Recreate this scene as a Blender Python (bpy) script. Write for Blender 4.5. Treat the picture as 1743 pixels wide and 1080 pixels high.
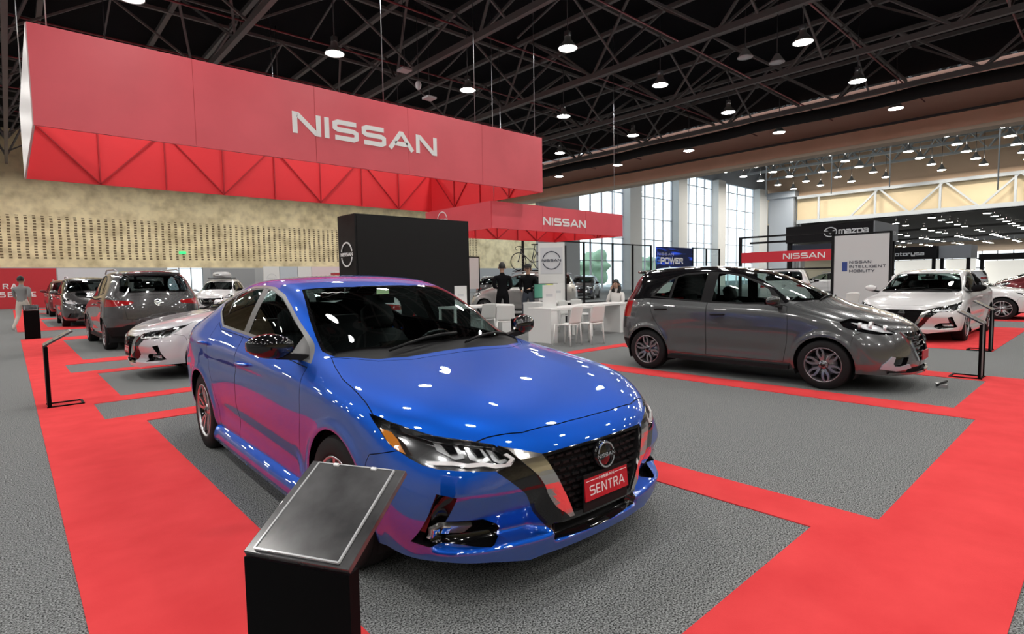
import bpy, bmesh, math, random
import numpy as np
from mathutils import Vector, Matrix
from mathutils.bvhtree import BVHTree
random.seed(7)
for _o in list(bpy.data.objects): bpy.data.objects.remove(_o)
SC = bpy.context.scene
COL = SC.collection
PI = math.pi
R = math.radians
# ---------------- camera ----------------
H = 1.40
_pit, _rol, _hd = 0.0679344, -0.0170098, 0.8333653
_F = Vector((math.cos(_hd)*math.cos(_pit), math.sin(_hd)*math.cos(_pit), -math.sin(_pit)))
_R0 = Vector((math.sin(_hd), -math.cos(_hd), 0)); _U0 = _R0.cross(_F)
_Rr = _R0*math.cos(_rol)+_U0*math.sin(_rol); _Ur = -_R0*math.sin(_rol)+_U0*math.cos(_rol)
cam = bpy.data.cameras.new('camera'); camo = bpy.data.objects.new('camera', cam); COL.objects.link(camo)
cam.sensor_fit = 'HORIZONTAL'; cam.sensor_width = 36; cam.lens = 36*940.44/1743
cam.clip_start = .05; cam.clip_end = 400
_M = Matrix(((_Rr.x, _Ur.x, -_F.x), (_Rr.y, _Ur.y, -_F.y), (_Rr.z, _Ur.z, -_F.z)))
camo.matrix_world = Matrix.Translation((0, 0, H)) @ _M.to_4x4()
SC.camera = camo
SC.view_settings.view_transform = 'Standard'; SC.view_settings.look = 'None'
SC.view_settings.gamma = 1; SC.view_settings.use_curve_mapping = False
SC.view_settings.exposure = 0.52
# daylight outside the hall
W = bpy.data.worlds.new('daylight'); SC.world = W; W.use_nodes = True
_bg = W.node_tree.nodes['Background']; _bg.inputs[0].default_value = (.86, .94, 1, 1); _bg.inputs[1].default_value = 1.6

# ---------------- materials ----------------
_mats = {}
def mat(name, col=(.8, .8, .8), rough=.5, metal=0., coat=0., emis=0., spec=.5, coat_ior=1.5, coat_rough=.02, ecol=None):
    if name in _mats: return _mats[name]
    m = bpy.data.materials.new(name); m.use_nodes = True
    b = m.node_tree.nodes['Principled BSDF']; i = b.inputs
    i['Base Color'].default_value = (*col, 1); i['Roughness'].default_value = rough; i['Metallic'].default_value = metal
    i['Coat Weight'].default_value = coat; i['Coat IOR'].default_value = coat_ior; i['Coat Roughness'].default_value = coat_rough
    i['Specular IOR Level'].default_value = spec
    if emis: i['Emission Color'].default_value = (*(ecol or col), 1); i['Emission Strength'].default_value = emis
    m.diffuse_color = (*col, 1)
    _mats[name] = m; return m
def nodes(m): return m.node_tree.nodes, m.node_tree.links, m.node_tree.nodes['Principled BSDF']
def paint(name, col, metal=.6, rough=.28, cior=1.6):
    """car paint seen from outside, black trim on the inner side of the sheet"""
    if name in _mats: return _mats[name]
    m = mat(name, col, rough, metal, 1., coat_ior=cior, coat_rough=.01)
    N, L, b = nodes(m); out = N['Material Output']
    g = N.new('ShaderNodeNewGeometry'); mx = N.new('ShaderNodeMixShader'); d = N.new('ShaderNodeBsdfDiffuse'); d.inputs[0].default_value = (.012, .012, .013, 1)
    L.new(g.outputs['Backfacing'], mx.inputs[0]); L.new(b.outputs[0], mx.inputs[1]); L.new(d.outputs[0], mx.inputs[2]); L.new(mx.outputs[0], out.inputs[0])
    return m
def glass(name, tint=(.6, .7, .68), ior=1.5):
    if name in _mats: return _mats[name]
    m = bpy.data.materials.new(name); m.use_nodes = True; N = m.node_tree.nodes; L = m.node_tree.links
    N.remove(N['Principled BSDF']); out = N['Material Output']
    t = N.new('ShaderNodeBsdfTransparent'); t.inputs[0].default_value = (*tint, 1)
    g = N.new('ShaderNodeBsdfGlossy'); g.inputs['Roughness'].default_value = .0; g.inputs[0].default_value = (1, 1, 1, 1)
    f = N.new('ShaderNodeFresnel'); g2 = N.new('ShaderNodeNewGeometry'); mr = N.new('ShaderNodeMapRange'); mr.inputs['To Min'].default_value = ior; mr.inputs['To Max'].default_value = 1/ior
    L.new(g2.outputs['Backfacing'], mr.inputs['Value']); L.new(mr.outputs[0], f.inputs[0])
    mx = N.new('ShaderNodeMixShader'); L.new(f.outputs[0], mx.inputs[0]); L.new(t.outputs[0], mx.inputs[1]); L.new(g.outputs[0], mx.inputs[2])
    L.new(mx.outputs[0], out.inputs[0]); _mats[name] = m; return m
def noise_col(m, scale, c1, c2, lo=.3, hi=.7, detail=4, bump=0., bscale=None, coord='Object', dist=.01):
    N, L, b = nodes(m)
    tc = N.new('ShaderNodeTexCoord'); n = N.new('ShaderNodeTexNoise'); n.inputs['Scale'].default_value = scale; n.inputs['Detail'].default_value = detail
    r = N.new('ShaderNodeValToRGB'); r.color_ramp.elements[0].position = lo; r.color_ramp.elements[1].position = hi
    r.color_ramp.elements[0].color = (*c1, 1); r.color_ramp.elements[1].color = (*c2, 1)
    L.new(tc.outputs[coord], n.inputs['Vector']); L.new(n.outputs[0], r.inputs[0]); L.new(r.outputs[0], b.inputs['Base Color'])
    if bump:
        n2 = N.new('ShaderNodeTexNoise'); n2.inputs['Scale'].default_value = bscale or scale; n2.inputs['Detail'].default_value = 3
        bp = N.new('ShaderNodeBump'); bp.inputs['Strength'].default_value = bump; bp.inputs['Distance'].default_value = dist
        L.new(tc.outputs[coord], n2.inputs['Vector']); L.new(n2.outputs[0], bp.inputs['Height']); L.new(bp.outputs[0], b.inputs['Normal'])
    return m
BLACK = mat('black_plastic', (.010, .010, .011), .6, spec=.18)
GLOSS = mat('gloss_black', (.006, .006, .007), .08, coat=.5)
CHROME = mat('chrome', (.75, .76, .78), .08, 1)
SILVER = mat('brushed_silver', (.55, .56, .58), .3, 1)
TIRE = mat('tire_rubber', (.013, .013, .014), .75, spec=.2)
WHITE = mat('white_laminate', (.80, .80, .79), .4)
REDSIGN = mat('red_sign_vinyl', (.66, .03, .05), .45)
WLET = mat('white_lettering', (.85, .85, .85), .5)
DGREY = mat('dark_grey_metal', (.06, .062, .068), .5)
SKINM = mat('skin', (.45, .27, .19), .6)

# ---------------- mesh helpers ----------------
class MB:
    """collects shapes and links them as ONE mesh object"""
    def __init__(s): s.v = []; s.f = []; s.m = []; s.mats = []; s.sm = []
    def _mi(s, m):
        if m not in s.mats: s.mats.append(m)
        return s.mats.index(m)
    def add(s, vs, fs, m, smooth=False):
        o = len(s.v); s.v += [tuple(v) for v in vs]; k = s._mi(m)
        for f in fs: s.f.append([i+o for i in f]); s.m.append(k); s.sm.append(smooth)
    def box(s, c, d, m, M=None):
        x, y, z = d[0]/2, d[1]/2, d[2]/2
        vs = [Vector((sx*x, sy*y, sz*z)) for sz in (-1, 1) for sy in (-1, 1) for sx in (-1, 1)]
        if M is not None: vs = [M @ v for v in vs]
        c = Vector(c); vs = [v+c for v in vs]
        s.add(vs, [(0, 2, 3, 1), (4, 5, 7, 6), (0, 1, 5, 4), (2, 6, 7, 3), (0, 4, 6, 2), (1, 3, 7, 5)], m)
    def bar(s, a, b, w, h, m, up=(0, 0, 1)):
        a = Vector(a); b = Vector(b); d = b-a; L = d.length
        if L < 1e-6: return
        d.normalize(); up = Vector(up)
        if abs(d.dot(up)) > .99: up = Vector((1, 0, 0))
        r = d.cross(up).normalized(); u = r.cross(d)
        vs = [p+r*(sx*w/2)+u*(sy*h/2) for p in (a, b) for sx, sy in ((-1, -1), (1, -1), (1, 1), (-1, 1))]
        s.add(vs, [(3, 2, 1, 0), (4, 5, 6, 7), (0, 1, 5, 4), (1, 2, 6, 5), (2, 3, 7, 6), (3, 0, 4, 7)], m)
    def tube(s, pts, rad, m, n=8, closed=False, caps=True, rads=None):
        pts = [Vector(p) for p in pts]; N = len(pts); rings = []; prev = None
        for i, p in enumerate(pts):
            if closed: d = pts[(i+1) % N]-pts[i-1]
            else: d = pts[min(i+1, N-1)]-pts[max(i-1, 0)]
            d.normalize()
            if prev is None:
                up = Vector((0, 0, 1)) if abs(d.z) < .9 else Vector((1, 0, 0)); r = d.cross(up).normalized()
            else: r = (prev-d*prev.dot(d)).normalized()
            prev = r; u = r.cross(d); rr = rads[i] if rads else rad
            rings.append([p+(r*math.cos(2*PI*k/n)+u*math.sin(2*PI*k/n))*rr for k in range(n)])
        vs = [v for g in rings for v in g]; fs = []
        for i in range(N if closed else N-1):
            j = (i+1) % N
            for k in range(n): fs.append((i*n+k, j*n+k, j*n+(k+1) % n, i*n+(k+1) % n))
        if caps and not closed: fs.append(tuple(range(n))); fs.append(tuple(reversed(range((N-1)*n, N*n))))
        s.add(vs, fs, m, True)
    def lathe(s, prof, m, n=24, axis='z', c=(0, 0, 0), cap=False):
        """prof: list of (radius, height)"""
        c = Vector(c); vs = []
        for r, h in prof:
            for k in range(n):
                a = 2*PI*k/n; x, y = r*math.cos(a), r*math.sin(a)
                p = {'z': (x, y, h), 'y': (x, h, y), 'x': (h, x, y)}[axis]; vs.append(Vector(p)+c)
        fs = []
        for i in range(len(prof)-1):
            for k in range(n):
                f = (i*n+k, i*n+(k+1) % n, (i+1)*n+(k+1) % n, (i+1)*n+k)
                fs.append(f if axis != 'y' else f[::-1])
        if cap: fs.append(tuple(range(n))); fs.append(tuple(reversed(range((len(prof)-1)*n, len(prof)*n))))
        s.add(vs, fs, m, True)
    def prism(s, poly, M, t, m):
        """poly 2d in the plane of M (x,y) extruded t along local z"""
        n = len(poly); vs = [M @ Vector((x, y, 0)) for x, y in poly]+[M @ Vector((x, y, t)) for x, y in poly]
        fs = [tuple(reversed(range(n))), tuple(range(n, 2*n))]+[(i, (i+1) % n, (i+1) % n+n, i+n) for i in range(n)]
        s.add(vs, fs, m)
    def build(s, name, parent=None, loc=None, rotz=0., kind=None, bevel=0., auto=None):
        me = bpy.data.meshes.new(name); me.from_pydata(s.v, [], s.f)
        for m in s.mats: me.materials.append(m)
        me.polygons.foreach_set('material_index', s.m); me.polygons.foreach_set('use_smooth', s.sm)
        me.update()
        o = bpy.data.objects.new(name, me); COL.objects.link(o)
        if parent: o.parent = parent
        if loc is not None: o.location = loc
        if rotz: o.rotation_euler.z = rotz
        if kind: o['kind'] = kind
        if bevel:
            b = o.modifiers.new('bevel', 'BEVEL'); b.width = bevel; b.segments = 2; b.limit_method = 'ANGLE'
        return o
def tag(o, label, cat, group=None, kind=None):
    o['label'] = label; o['category'] = cat
    if group: o['group'] = group
    if kind: o['kind'] = kind
    return o
def empty(name, loc, rotz=0., label=None, cat=None, group=None):
    o = bpy.data.objects.new(name, None); COL.objects.link(o); o.location = loc; o.rotation_euler.z = rotz; o.empty_display_size = .2
    if label: tag(o, label, cat, group)
    return o
def copy_tree(o, parent=None):
    c = o.copy(); COL.objects.link(c); c.parent = parent
    for ch in list(o.children): copy_tree(ch, c)
    return c
# stroke lettering: each glyph is a set of polylines in a unit box (0..1 wide, 0..1 high)
GL = {'N': (1., [[(0, 0), (0, 1), (.12, 1), (.88, 0), (1, 0), (1, 1)]]), 'I': (.0, [[(0, 0), (0, 1)]]),
 'S': (1., [[(1, 1), (.14, 1), (0, .9), (0, .62), (.14, .52), (.86, .52), (1, .42), (1, .1), (.86, 0), (0, 0)]]),
 'A': (1.1, [[(0, 0), (.5, 1), (.6, 1), (1.1, 0)], [(.22, .28), (.88, .28)]]),
 'E': (.8, [[(.8, 1), (0, 1), (0, 0), (.8, 0)], [(0, .5), (.7, .5)]]), 'T': (.9, [[(0, 1), (.9, 1)], [(.45, 1), (.45, 0)]]),
 'R': (.85, [[(0, 0), (0, 1), (.7, 1), (.85, .88), (.85, .62), (.7, .5), (0, .5)], [(.45, .5), (.85, 0)]]),
 'F': (.75, [[(.75, 1), (0, 1), (0, 0)], [(0, .5), (.65, .5)]]),
 'P': (.85, [[(0, 0), (0, 1), (.7, 1), (.85, .88), (.85, .57), (.7, .45), (0, .45)]]),
 'O': (.95, [[(.15, 0), (0, .15), (0, .85), (.15, 1), (.8, 1), (.95, .85), (.95, .15), (.8, 0), (.15, 0)]]),
 'W': (1.3, [[(0, 1), (.35, 0), (.65, 1), (.95, 0), (1.3, 1)]]), 'L': (.7, [[(0, 1), (0, 0), (.7, 0)]]),
 'G': (.95, [[(.95, .85), (.8, 1), (.15, 1), (0, .85), (0, .15), (.15, 0), (.95, 0), (.95, .5), (.5, .5)]]),
 'M': (1.1, [[(0, 0), (0, 1), (.55, .3), (1.1, 1), (1.1, 0)]]), 'B': (.85, [[(0, 0), (0, 1), (.7, 1), (.8, .85), (.8, .6), (.7, .5), (.85, .38), (.85, .12), (.72, 0), (0, 0)], [(0, .5), (.7, .5)]]),
 'Y': (.9, [[(0, 1), (.45, .5), (.9, 1)], [(.45, .5), (.45, 0)]]), 'C': (.85, [[(.85, 1), (.15, 1), (0, .85), (0, .15), (.15, 0), (.85, 0)]]),
 '-': (.5, [[(0, .5), (.5, .5)]]), ' ': (.4, []), 'D': (.9, [[(0, 0), (0, 1), (.7, 1), (.9, .8), (.9, .2), (.7, 0), (0, 0)]]),
 'H': (.9, [[(0, 0), (0, 1)], [(.9, 0), (.9, 1)], [(0, .5), (.9, .5)]]), 'U': (.9, [[(0, 1), (0, .12), (.14, 0), (.76, 0), (.9, .12), (.9, 1)]]),
 'm': (1.2, [[(0, 0), (0, .8), (1.08, .8), (1.2, .68), (1.2, 0)], [(.6, 0), (.6, .8)]]),
 'a': (.85, [[(0, .8), (.73, .8), (.85, .68), (.85, 0), (0, 0), (0, .42), (.85, .42)]]),
 'z': (.85, [[(0, .8), (.85, .8), (0, 0), (.85, 0)]]), 'x': (.85, [[(0, .8), (.85, 0)], [(0, 0), (.85, .8)]]),
 't': (.6, [[(.2, 1), (.2, 0), (.6, 0)], [(0, .8), (.6, .8)]]), 'o': (.85, [[(0, 0), (0, .8), (.85, .8), (.85, 0), (0, 0)]]), 'r': (.55, [[(0, 0), (0, .8), (.55, .8)]]), 'y': (.85, [[(0, .8), (0, 0), (.85, 0)], [(.85, .8), (.85, -.3), (0, -.3)]]), 's': (.8, [[(.8, .8), (0, .8), (0, .4), (.8, .4), (.8, 0), (0, 0)]]),
 'd': (.9, [[(0, .8), (.78, .8), (.9, .66), (.9, .14), (.78, 0), (0, 0), (0, .8)]])}
def text_w(t, wd=1., gap=.32):
    return sum(GL[c][0]*wd+gap for c in t)-gap
def text_mb(mb, t, h, M, m, wd=1., gap=.32, sw=.2, depth=.01, center=True):
    """writes t with letter height h in the local xy plane of M; extruded depth along local z"""
    x = -text_w(t, wd, gap)/2 if center else 0
    hw = sw/2
    for c in t:
        w, ls = GL[c]
        for L in ls:
            pts = [Vector((x+p[0]*wd, hw+p[1]*(1-sw), 0)) for p in L]; n = len(pts)
            lf = []; rt = []
            for i, p in enumerate(pts):
                d0 = (pts[i]-pts[i-1]).normalized() if i else None; d1 = (pts[i+1]-pts[i]).normalized() if i < n-1 else None
                closed = (pts[0]-pts[-1]).length < 1e-6
                if d0 is None: d0 = (pts[-1]-pts[-2]).normalized() if closed else d1
                if d1 is None: d1 = (pts[1]-pts[0]).normalized() if closed else d0
                nn = Vector((-(d0.y+d1.y), d0.x+d1.x, 0)).normalized(); k = max(.45, nn.dot(Vector((-d1.y, d1.x, 0))))
                q = p.copy()
                if not closed and i == 0: q -= d1*(0 if abs(d1.x) < .05 and False else hw*(abs(d1.y) > .5))
                if not closed and i == n-1: q += d0*(hw*(abs(d0.y) > .5))
                lf.append(q+nn*hw/k); rt.append(q-nn*hw/k)
            vs = [M @ (v*h) for v in lf]+[M @ (v*h) for v in rt]+[M @ (v*h+Vector((0, 0, depth))) for v in lf]+[M @ (v*h+Vector((0, 0, depth))) for v in rt]
            fs = []
            for i in range(n-1):
                a, b, c2, d = i, i+1, n+i+1, n+i
                fs += [(a+2*n, d+2*n, c2+2*n, b+2*n), (a, b, c2, d), (a, a+2*n, b+2*n, b), (d, c2, c2+2*n, d+2*n)]
            fs += [(0, n, 3*n, 2*n), (n-1, 3*n-1, 4*n-1, 2*n-1)]
            mb.add(vs, fs, m)
        x += w*wd+gap
def frame(o, xd, yd):
    xd = Vector(xd).normalized(); yd = Vector(yd); yd = (yd-xd*yd.dot(xd)).normalized(); z = xd.cross(yd)
    return Matrix(((xd.x, yd.x, z.x, o[0]), (xd.y, yd.y, z.y, o[1]), (xd.z, yd.z, z.z, o[2]), (0, 0, 0, 1)))
def badge_mb(mb, r, M, m, depth=.01, th=.12):
    """the ring emblem: two open arcs and the name across"""
    for s in (1, -1):
        pts = [Vector((math.cos(a)*r, math.sin(a)*r*1.0, 0)) for a in [R(14+152*i/20) for i in range(21)]]
        if s < 0: pts = [Vector((p.x, -p.y, 0)) for p in pts]
        vs = []
        for p in pts:
            d = p.normalized()
            vs += [M @ (d*r*(1-th)), M @ (d*r), M @ (d*r+Vector((0, 0, depth))), M @ (d*r*(1-th)+Vector((0, 0, depth)))]
        fs = []
        for i in range(20):
            for k in range(4): fs.append((i*4+k, i*4+(k+1) % 4, i*4+4+(k+1) % 4, i*4+4+k))
        fs += [(0, 1, 2, 3), (80, 83, 82, 81)]
        mb.add(vs, fs, m)
    w = text_w('NISSAN', 1.05, .38)
    h = 2.0*r/w*1.02
    text_mb(mb, 'NISSAN', h, M @ Matrix.Translation((0, -h/2, 0)), m, 1.05, .38, .22, depth)
# ---------------- car bodies ----------------
def body_dense(S, level):
    """cage: S['cols'][c] = 9 points (x,y,z) from sill to centre line; caps S['front'], S['rear'] = 3 rows x 5 points"""
    bm = bmesh.new(); cols = S['cols']; C = len(cols); V = {}
    def nv(p, s): return bm.verts.new((p[0], p[1]*s, p[2]))
    for s in (1, -1):
        for c in range(C):
            for r in range(9):
                if r == 8 and s == -1: V[(s, c, 8)] = V[(1, c, 8)]; continue
                V[(s, c, r)] = nv(cols[c][r], s)
        for k, nm in ((0, 'front'), (1, 'rear')):
            for h in range(3):
                for l in range(5):
                    if l == 4 and s == -1: V[(s, nm, h, 4)] = V[(1, nm, h, 4)]
                    else: V[(s, nm, h, l)] = nv(S[nm][h][l], s)
    bm.verts.ensure_lookup_table()
    def fc(vs, flip):
        if len(set(vs)) < 3: return
        bm.faces.new(vs[::-1] if flip else vs)
    for s in (1, -1):
        for c in range(C-1):
            for r in range(8): fc([V[(s, c, r)], V[(s, c, r+1)], V[(s, c+1, r+1)], V[(s, c+1, r)]], s > 0)
        for nm, cc in (('front', 0), ('rear', C-1)):
            def g(h, l):
                if l == 3: return V[(s, cc, h)]
                if h == 3: return V[(s, cc, l)]
                return V[(s, nm, h, l-4)]
            for h in range(3):
                for l in range(3, 8): fc([g(h, l), g(h, l+1), g(h+1, l+1), g(h+1, l)], (s > 0) == (nm == 'front'))
    cl = bm.edges.layers.float.new('crease_edge')
    for (r, a, b, w) in S.get('crease', []):
        for s in (1, -1):
            for c in range(a, b):
                e = bm.edges.get((V[(s, c, r)], V[(s, c+1, r)]))
                if e: e[cl] = w
    for (c, a, b, w) in S.get('ccrease', []):
        for s in (1, -1):
            for r in range(a, b):
                e = bm.edges.get((V[(s, c, r)], V[(s, c, r+1)]))
                if e: e[cl] = w
    for (nm, h, a, b, w) in S.get('fcrease', []):
        for s in (1, -1):
            cc = 0 if nm == 'front' else C-1
            def g(h, l):
                if l == 3: return V[(s, cc, h)]
                if h == 3: return V[(s, cc, l)]
                return V[(s, nm, h, l-4)]
            for l in range(a, b):
                e = bm.edges.get((g(h, l), g(h, l+1)))
                if e: e[cl] = w
    me = bpy.data.meshes.new('cage'); bm.to_mesh(me); bm.free()
    o = bpy.data.objects.new('cage', me); COL.objects.link(o)
    md = o.modifiers.new('s', 'SUBSURF'); md.levels = level; md.render_levels = level
    dg = bpy.context.evaluated_depsgraph_get(); ev = o.evaluated_get(dg); m2 = bpy.data.meshes.new_from_object(ev)
    bpy.data.objects.remove(o); bpy.data.meshes.remove(me)
    n = len(m2.vertices); co = np.empty(n*3, dtype=np.float32); m2.vertices.foreach_get('co', co); co = co.reshape(-1, 3)
    if S.get('disp'):
        co = S['disp'](co.astype(np.float64)); m2.vertices.foreach_set('co', co.astype(np.float32).ravel()); m2.update()
    return m2
VIEW = {'side': lambda p: (p[0], p[2]), 'front': lambda p: (abs(p[1]), p[2]), 'top': lambda p: (p[0], abs(p[1])),
        'fa': lambda p: (math.degrees(math.atan2(abs(p[1]), p[0]+.3)), p[2]*100), 'ra': lambda p: (math.degrees(math.atan2(abs(p[1]), -p[0]-2.5)), p[2]*100)}
def inpoly(x, y, P):
    c = False; n = len(P); j = n-1
    for i in range(n):
        if (P[i][1] > y) != (P[j][1] > y) and x < (P[j][0]-P[i][0])*(y-P[i][1])/(P[j][1]-P[i][1])+P[i][0]: c = not c
        j = i
    return c
def inset(P, d):
    n = len(P); A = sum(P[i][0]*P[(i+1) % n][1]-P[(i+1) % n][0]*P[i][1] for i in range(n)); s = 1 if A > 0 else -1; out = []
    for i in range(n):
        a = Vector(P[i-1]); b = Vector(P[i]); c = Vector(P[(i+1) % n]); d0 = (b-a).normalized(); d1 = (c-b).normalized()
        n0 = Vector((-d0.y, d0.x))*s; n1 = Vector((-d1.y, d1.x))*s; m = (n0+n1)
        if m.length < 1e-4: m = n1
        m.normalize(); k = max(.35, m.dot(n1)); q = b+m*d/k; out.append((q.x, q.y))
    return out
class Cutter:
    def __init__(s, me, ext=.03):
        s.ext = ext
        s.bm = bmesh.new(); s.bm.from_mesh(me); s.reg = s.bm.faces.layers.int.new('reg'); s.names = ['body']; s.bm.normal_update()
        s.bvh = BVHTree.FromBMesh(s.bm)
    def rid(s, n):
        if n not in s.names: s.names.append(n)
        return s.names.index(n)
    def cut(s, view, P, name, flt=None, only=None, both=True):
        fn = VIEW[view] if isinstance(view, str) else view
        bm = s.bm; xs = [p[0] for p in P]; ys = [p[1] for p in P]; sc = 100 if view in ('fa', 'ra') else 1; mg = .03*sc; ex = s.ext*sc
        x0, x1, y0, y1 = min(xs)-mg, max(xs)+mg, min(ys)-mg, max(ys)+mg
        onl = [s.names.index(o) for o in only if o in s.names] if only else None
        cache = {}
        def pv(v):
            q = cache.get(v)
            if q is None: q = fn(v.co); cache[v] = q
            return q
        F = set()
        for f in bm.faces:
            if onl is not None and f[s.reg] not in onl: continue
            c = f.verts[0].co
            q = pv(f.verts[0])
            if not (x0-mg*2 < q[0] < x1+mg*2 and y0-mg*2 < q[1] < y1+mg*2): continue
            if flt and not flt(f.calc_center_median(), f.normal): continue
            F.add(f)
        n = len(P); eps = 1e-5*sc
        for i in range(n):
            ax, ay = P[i]; bx, by = P[(i+1) % n]; dx, dy = bx-ax, by-ay; L = math.hypot(dx, dy)
            if L < 1e-9: continue
            dx /= L; dy /= L; marked = {}; es = set(); onv = set()
            bx0, bx1, by0, by1 = min(ax, bx)-mg, max(ax, bx)+mg, min(ay, by)-mg, max(ay, by)+mg
            for f in F:
                q = pv(f.verts[0])
                if bx0-mg < q[0] < bx1+mg and by0-mg < q[1] < by1+mg: es.update(f.edges)
            fv = {}
            def fd(v):
                r = fv.get(v)
                if r is None: q = pv(v); r = dx*(q[1]-ay)-dy*(q[0]-ax); fv[v] = r
                return r
            new = set()
            for e in es:
                v1, v2 = e.verts; a, b = fd(v1), fd(v2)
                if abs(a) < eps: new.add(v1)
                if abs(b) < eps: new.add(v2)
                if a*b < 0 and abs(a) >= eps and abs(b) >= eps:
                    t = a/(a-b); q1, q2 = pv(v1), pv(v2); px = q1[0]+(q2[0]-q1[0])*t-ax; py = q1[1]+(q2[1]-q1[1])*t-ay
                    al = px*dx+py*dy
                    if -ex < al < L+ex:
                        _, v = bmesh.utils.edge_split(e, v1, t); new.add(v); fv[v] = 0.
            tofix = set()
            for v in new: tofix.update(f for f in v.link_faces if f in F)
            for f in tofix:
                vs = [v for v in f.verts if v in new]
                if len(vs) == 2 and len(f.verts) > 3 and not bm.edges.get(vs):
                    r = f[s.reg]
                    try: nf, _ = bmesh.utils.face_split(f, vs[0], vs[1])
                    except Exception: continue
                    nf[s.reg] = r; F.add(nf)
        k = s.rid(name); hit = 0
        for f in F:
            if not f.is_valid: continue
            cx = cy = 0
            for v in f.verts: q = pv(v); cx += q[0]; cy += q[1]
            m = len(f.verts)
            if inpoly(cx/m, cy/m, P): f[s.reg] = k; hit += 1
        return hit
    def panel(s, view, P, name, gap=.004, flt=None, only=('body',), gname='gap'):
        """outline first as gap, then the inset area as the panel"""
        g = gap*(100 if view in ('fa', 'ra') else 1)
        s.cut(view, P, '_tmp', flt, only); s.cut(view, inset(P, g), name, flt, ('_tmp',))
        a, b = s.rid('_tmp'), s.rid(gname)
        for f in s.bm.faces:
            if f[s.reg] == a: f[s.reg] = b
    def finish(s):
        bm = s.bm; bm.normal_update(); bm.verts.ensure_lookup_table(); bm.verts.index_update()
        s.co = [v.co.copy() for v in bm.verts]; s.no = [v.normal.copy() for v in bm.verts]
        s.faces = {}
        for f in bm.faces: s.faces.setdefault(s.names[f[s.reg]], []).append([v.index for v in f.verts])
        bm.free()
    def part(s, reg, name, m, parent, side=0, depth=0., vec=None, wall=False, keep=True, wallm=None):
        """side: 0 both, 1 left (y>0), -1 right; depth>0 sinks the faces into the body and wall=True closes the rim"""
        fs = s.faces.get(reg, [])
        if side: fs = [f for f in fs if sum(s.co[i].y for i in f)*side > 0]
        if not fs: return None
        idx = {}; vs = []; ns = []; out = []
        for f in fs:
            g = []
            for i in f:
                if i not in idx:
                    idx[i] = len(vs); d = (Vector(vec) if vec else -s.no[i]*depth) if (depth or vec) else Vector((0, 0, 0))
                    vs.append(s.co[i]+d); ns.append(s.no[i])
                g.append(idx[i])
            out.append(g)
        nw = 0
        if wall:
            cnt = {}
            for f in fs:
                for a, b in zip(f, f[1:]+f[:1]):
                    cnt[(a, b)] = cnt.get((a, b), 0)+1
            for (a, b) in list(cnt):
                if (b, a) not in cnt:
                    o = len(vs); vs += [s.co[a].copy(), s.co[b].copy(), vs[idx[b]].copy(), vs[idx[a]].copy()]
                    nn = (vs[o+1]-vs[o]).cross(vs[o+3]-vs[o]); nn = -nn.normalized() if nn.length else Vector((0, 0, 1))
                    ns += [nn]*4; out.append([o+1, o, o+3, o+2]); nw += 1
        me = bpy.data.meshes.new(name); me.from_pydata([tuple(v) for v in vs], [], out); me.materials.append(m)
        if wallm: me.materials.append(wallm)
        me.polygons.foreach_set('use_smooth', [True]*len(out)); me.update()
        if wallm:
            for p in me.polygons[len(out)-nw:]: p.material_index = 1
        me.normals_split_custom_set_from_vertices([tuple(n) for n in ns])
        o = bpy.data.objects.new(name, me); COL.objects.link(o); o.parent = parent
        return o
def hit(bvh, view, a, b, s=1):
    """point and normal of the body below the 2d point (a,b) in a view"""
    if view == 'front': o, d = Vector((3, a, b)), Vector((-1, 0, 0))
    elif view == 'rear': o, d = Vector((-7, a, b)), Vector((1, 0, 0))
    elif view == 'side': o, d = Vector((a, 3*s, b)), Vector((0, -s, 0))
    elif view == 'top': o, d = Vector((a, b, 4)), Vector((0, 0, -1))
    r = bvh.ray_cast(o, d)
    if r[0] is None: return None, None
    n = r[1]
    if n.dot(d) > 0: n = -n
    return r[0], n
def stick(mb, bvh, view, P, off, th, m, s=1, step=.03):
    """a plate whose outline P (2d) is laid onto the body, off above it, th thick"""
    bm = bmesh.new(); f = bm.faces.new([bm.verts.new((x, y, 0)) for x, y in P])
    xs = [p[0] for p in P]; ys = [p[1] for p in P]
    for ax, lo, hi in ((0, min(xs), max(xs)), (1, min(ys), max(ys))):
        n = int((hi-lo)/step)
        for i in range(1, n+1):
            c = lo+(hi-lo)*i/(n+1); co = (c, 0, 0) if ax == 0 else (0, c, 0); no = (1, 0, 0) if ax == 0 else (0, 1, 0)
            bmesh.ops.bisect_plane(bm, geom=bm.verts[:]+bm.edges[:]+bm.faces[:], plane_co=co, plane_no=no)
    bmesh.ops.triangulate(bm, faces=[f for f in bm.faces if len(f.verts) > 4])
    bm.verts.index_update(); lo = []; up = []; last = None
    for v in bm.verts:
        p, n = hit(bvh, view, v.co.x, v.co.y, s)
        if p is None:
            p, n = last if last else (Vector((0, 0, 0)), Vector((0, 0, 1)))
        last = (p, n); lo.append(p+n*(off)); up.append(p+n*(off+th))
    N = len(lo); fs = []
    for f in bm.faces:
        ix = [v.index for v in f.verts]; a, b, c = up[ix[0]], up[ix[1]], up[ix[2]]
        nn = (b-a).cross(c-a); _, n0 = hit(bvh, view, *bm.verts[:][ix[0]].co[:2], s) if False else (None, up[ix[0]]-lo[ix[0]])
        if nn.dot(n0) < 0: ix = ix[::-1]
        fs.append([i+N for i in ix])
    for e in bm.edges:
        if len(e.link_faces) == 1: a, b = e.verts[0].index, e.verts[1].index; fs.append([a, b, b+N, a+N])
    bm.free(); mb.add(lo+up, fs, m, False)
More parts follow.
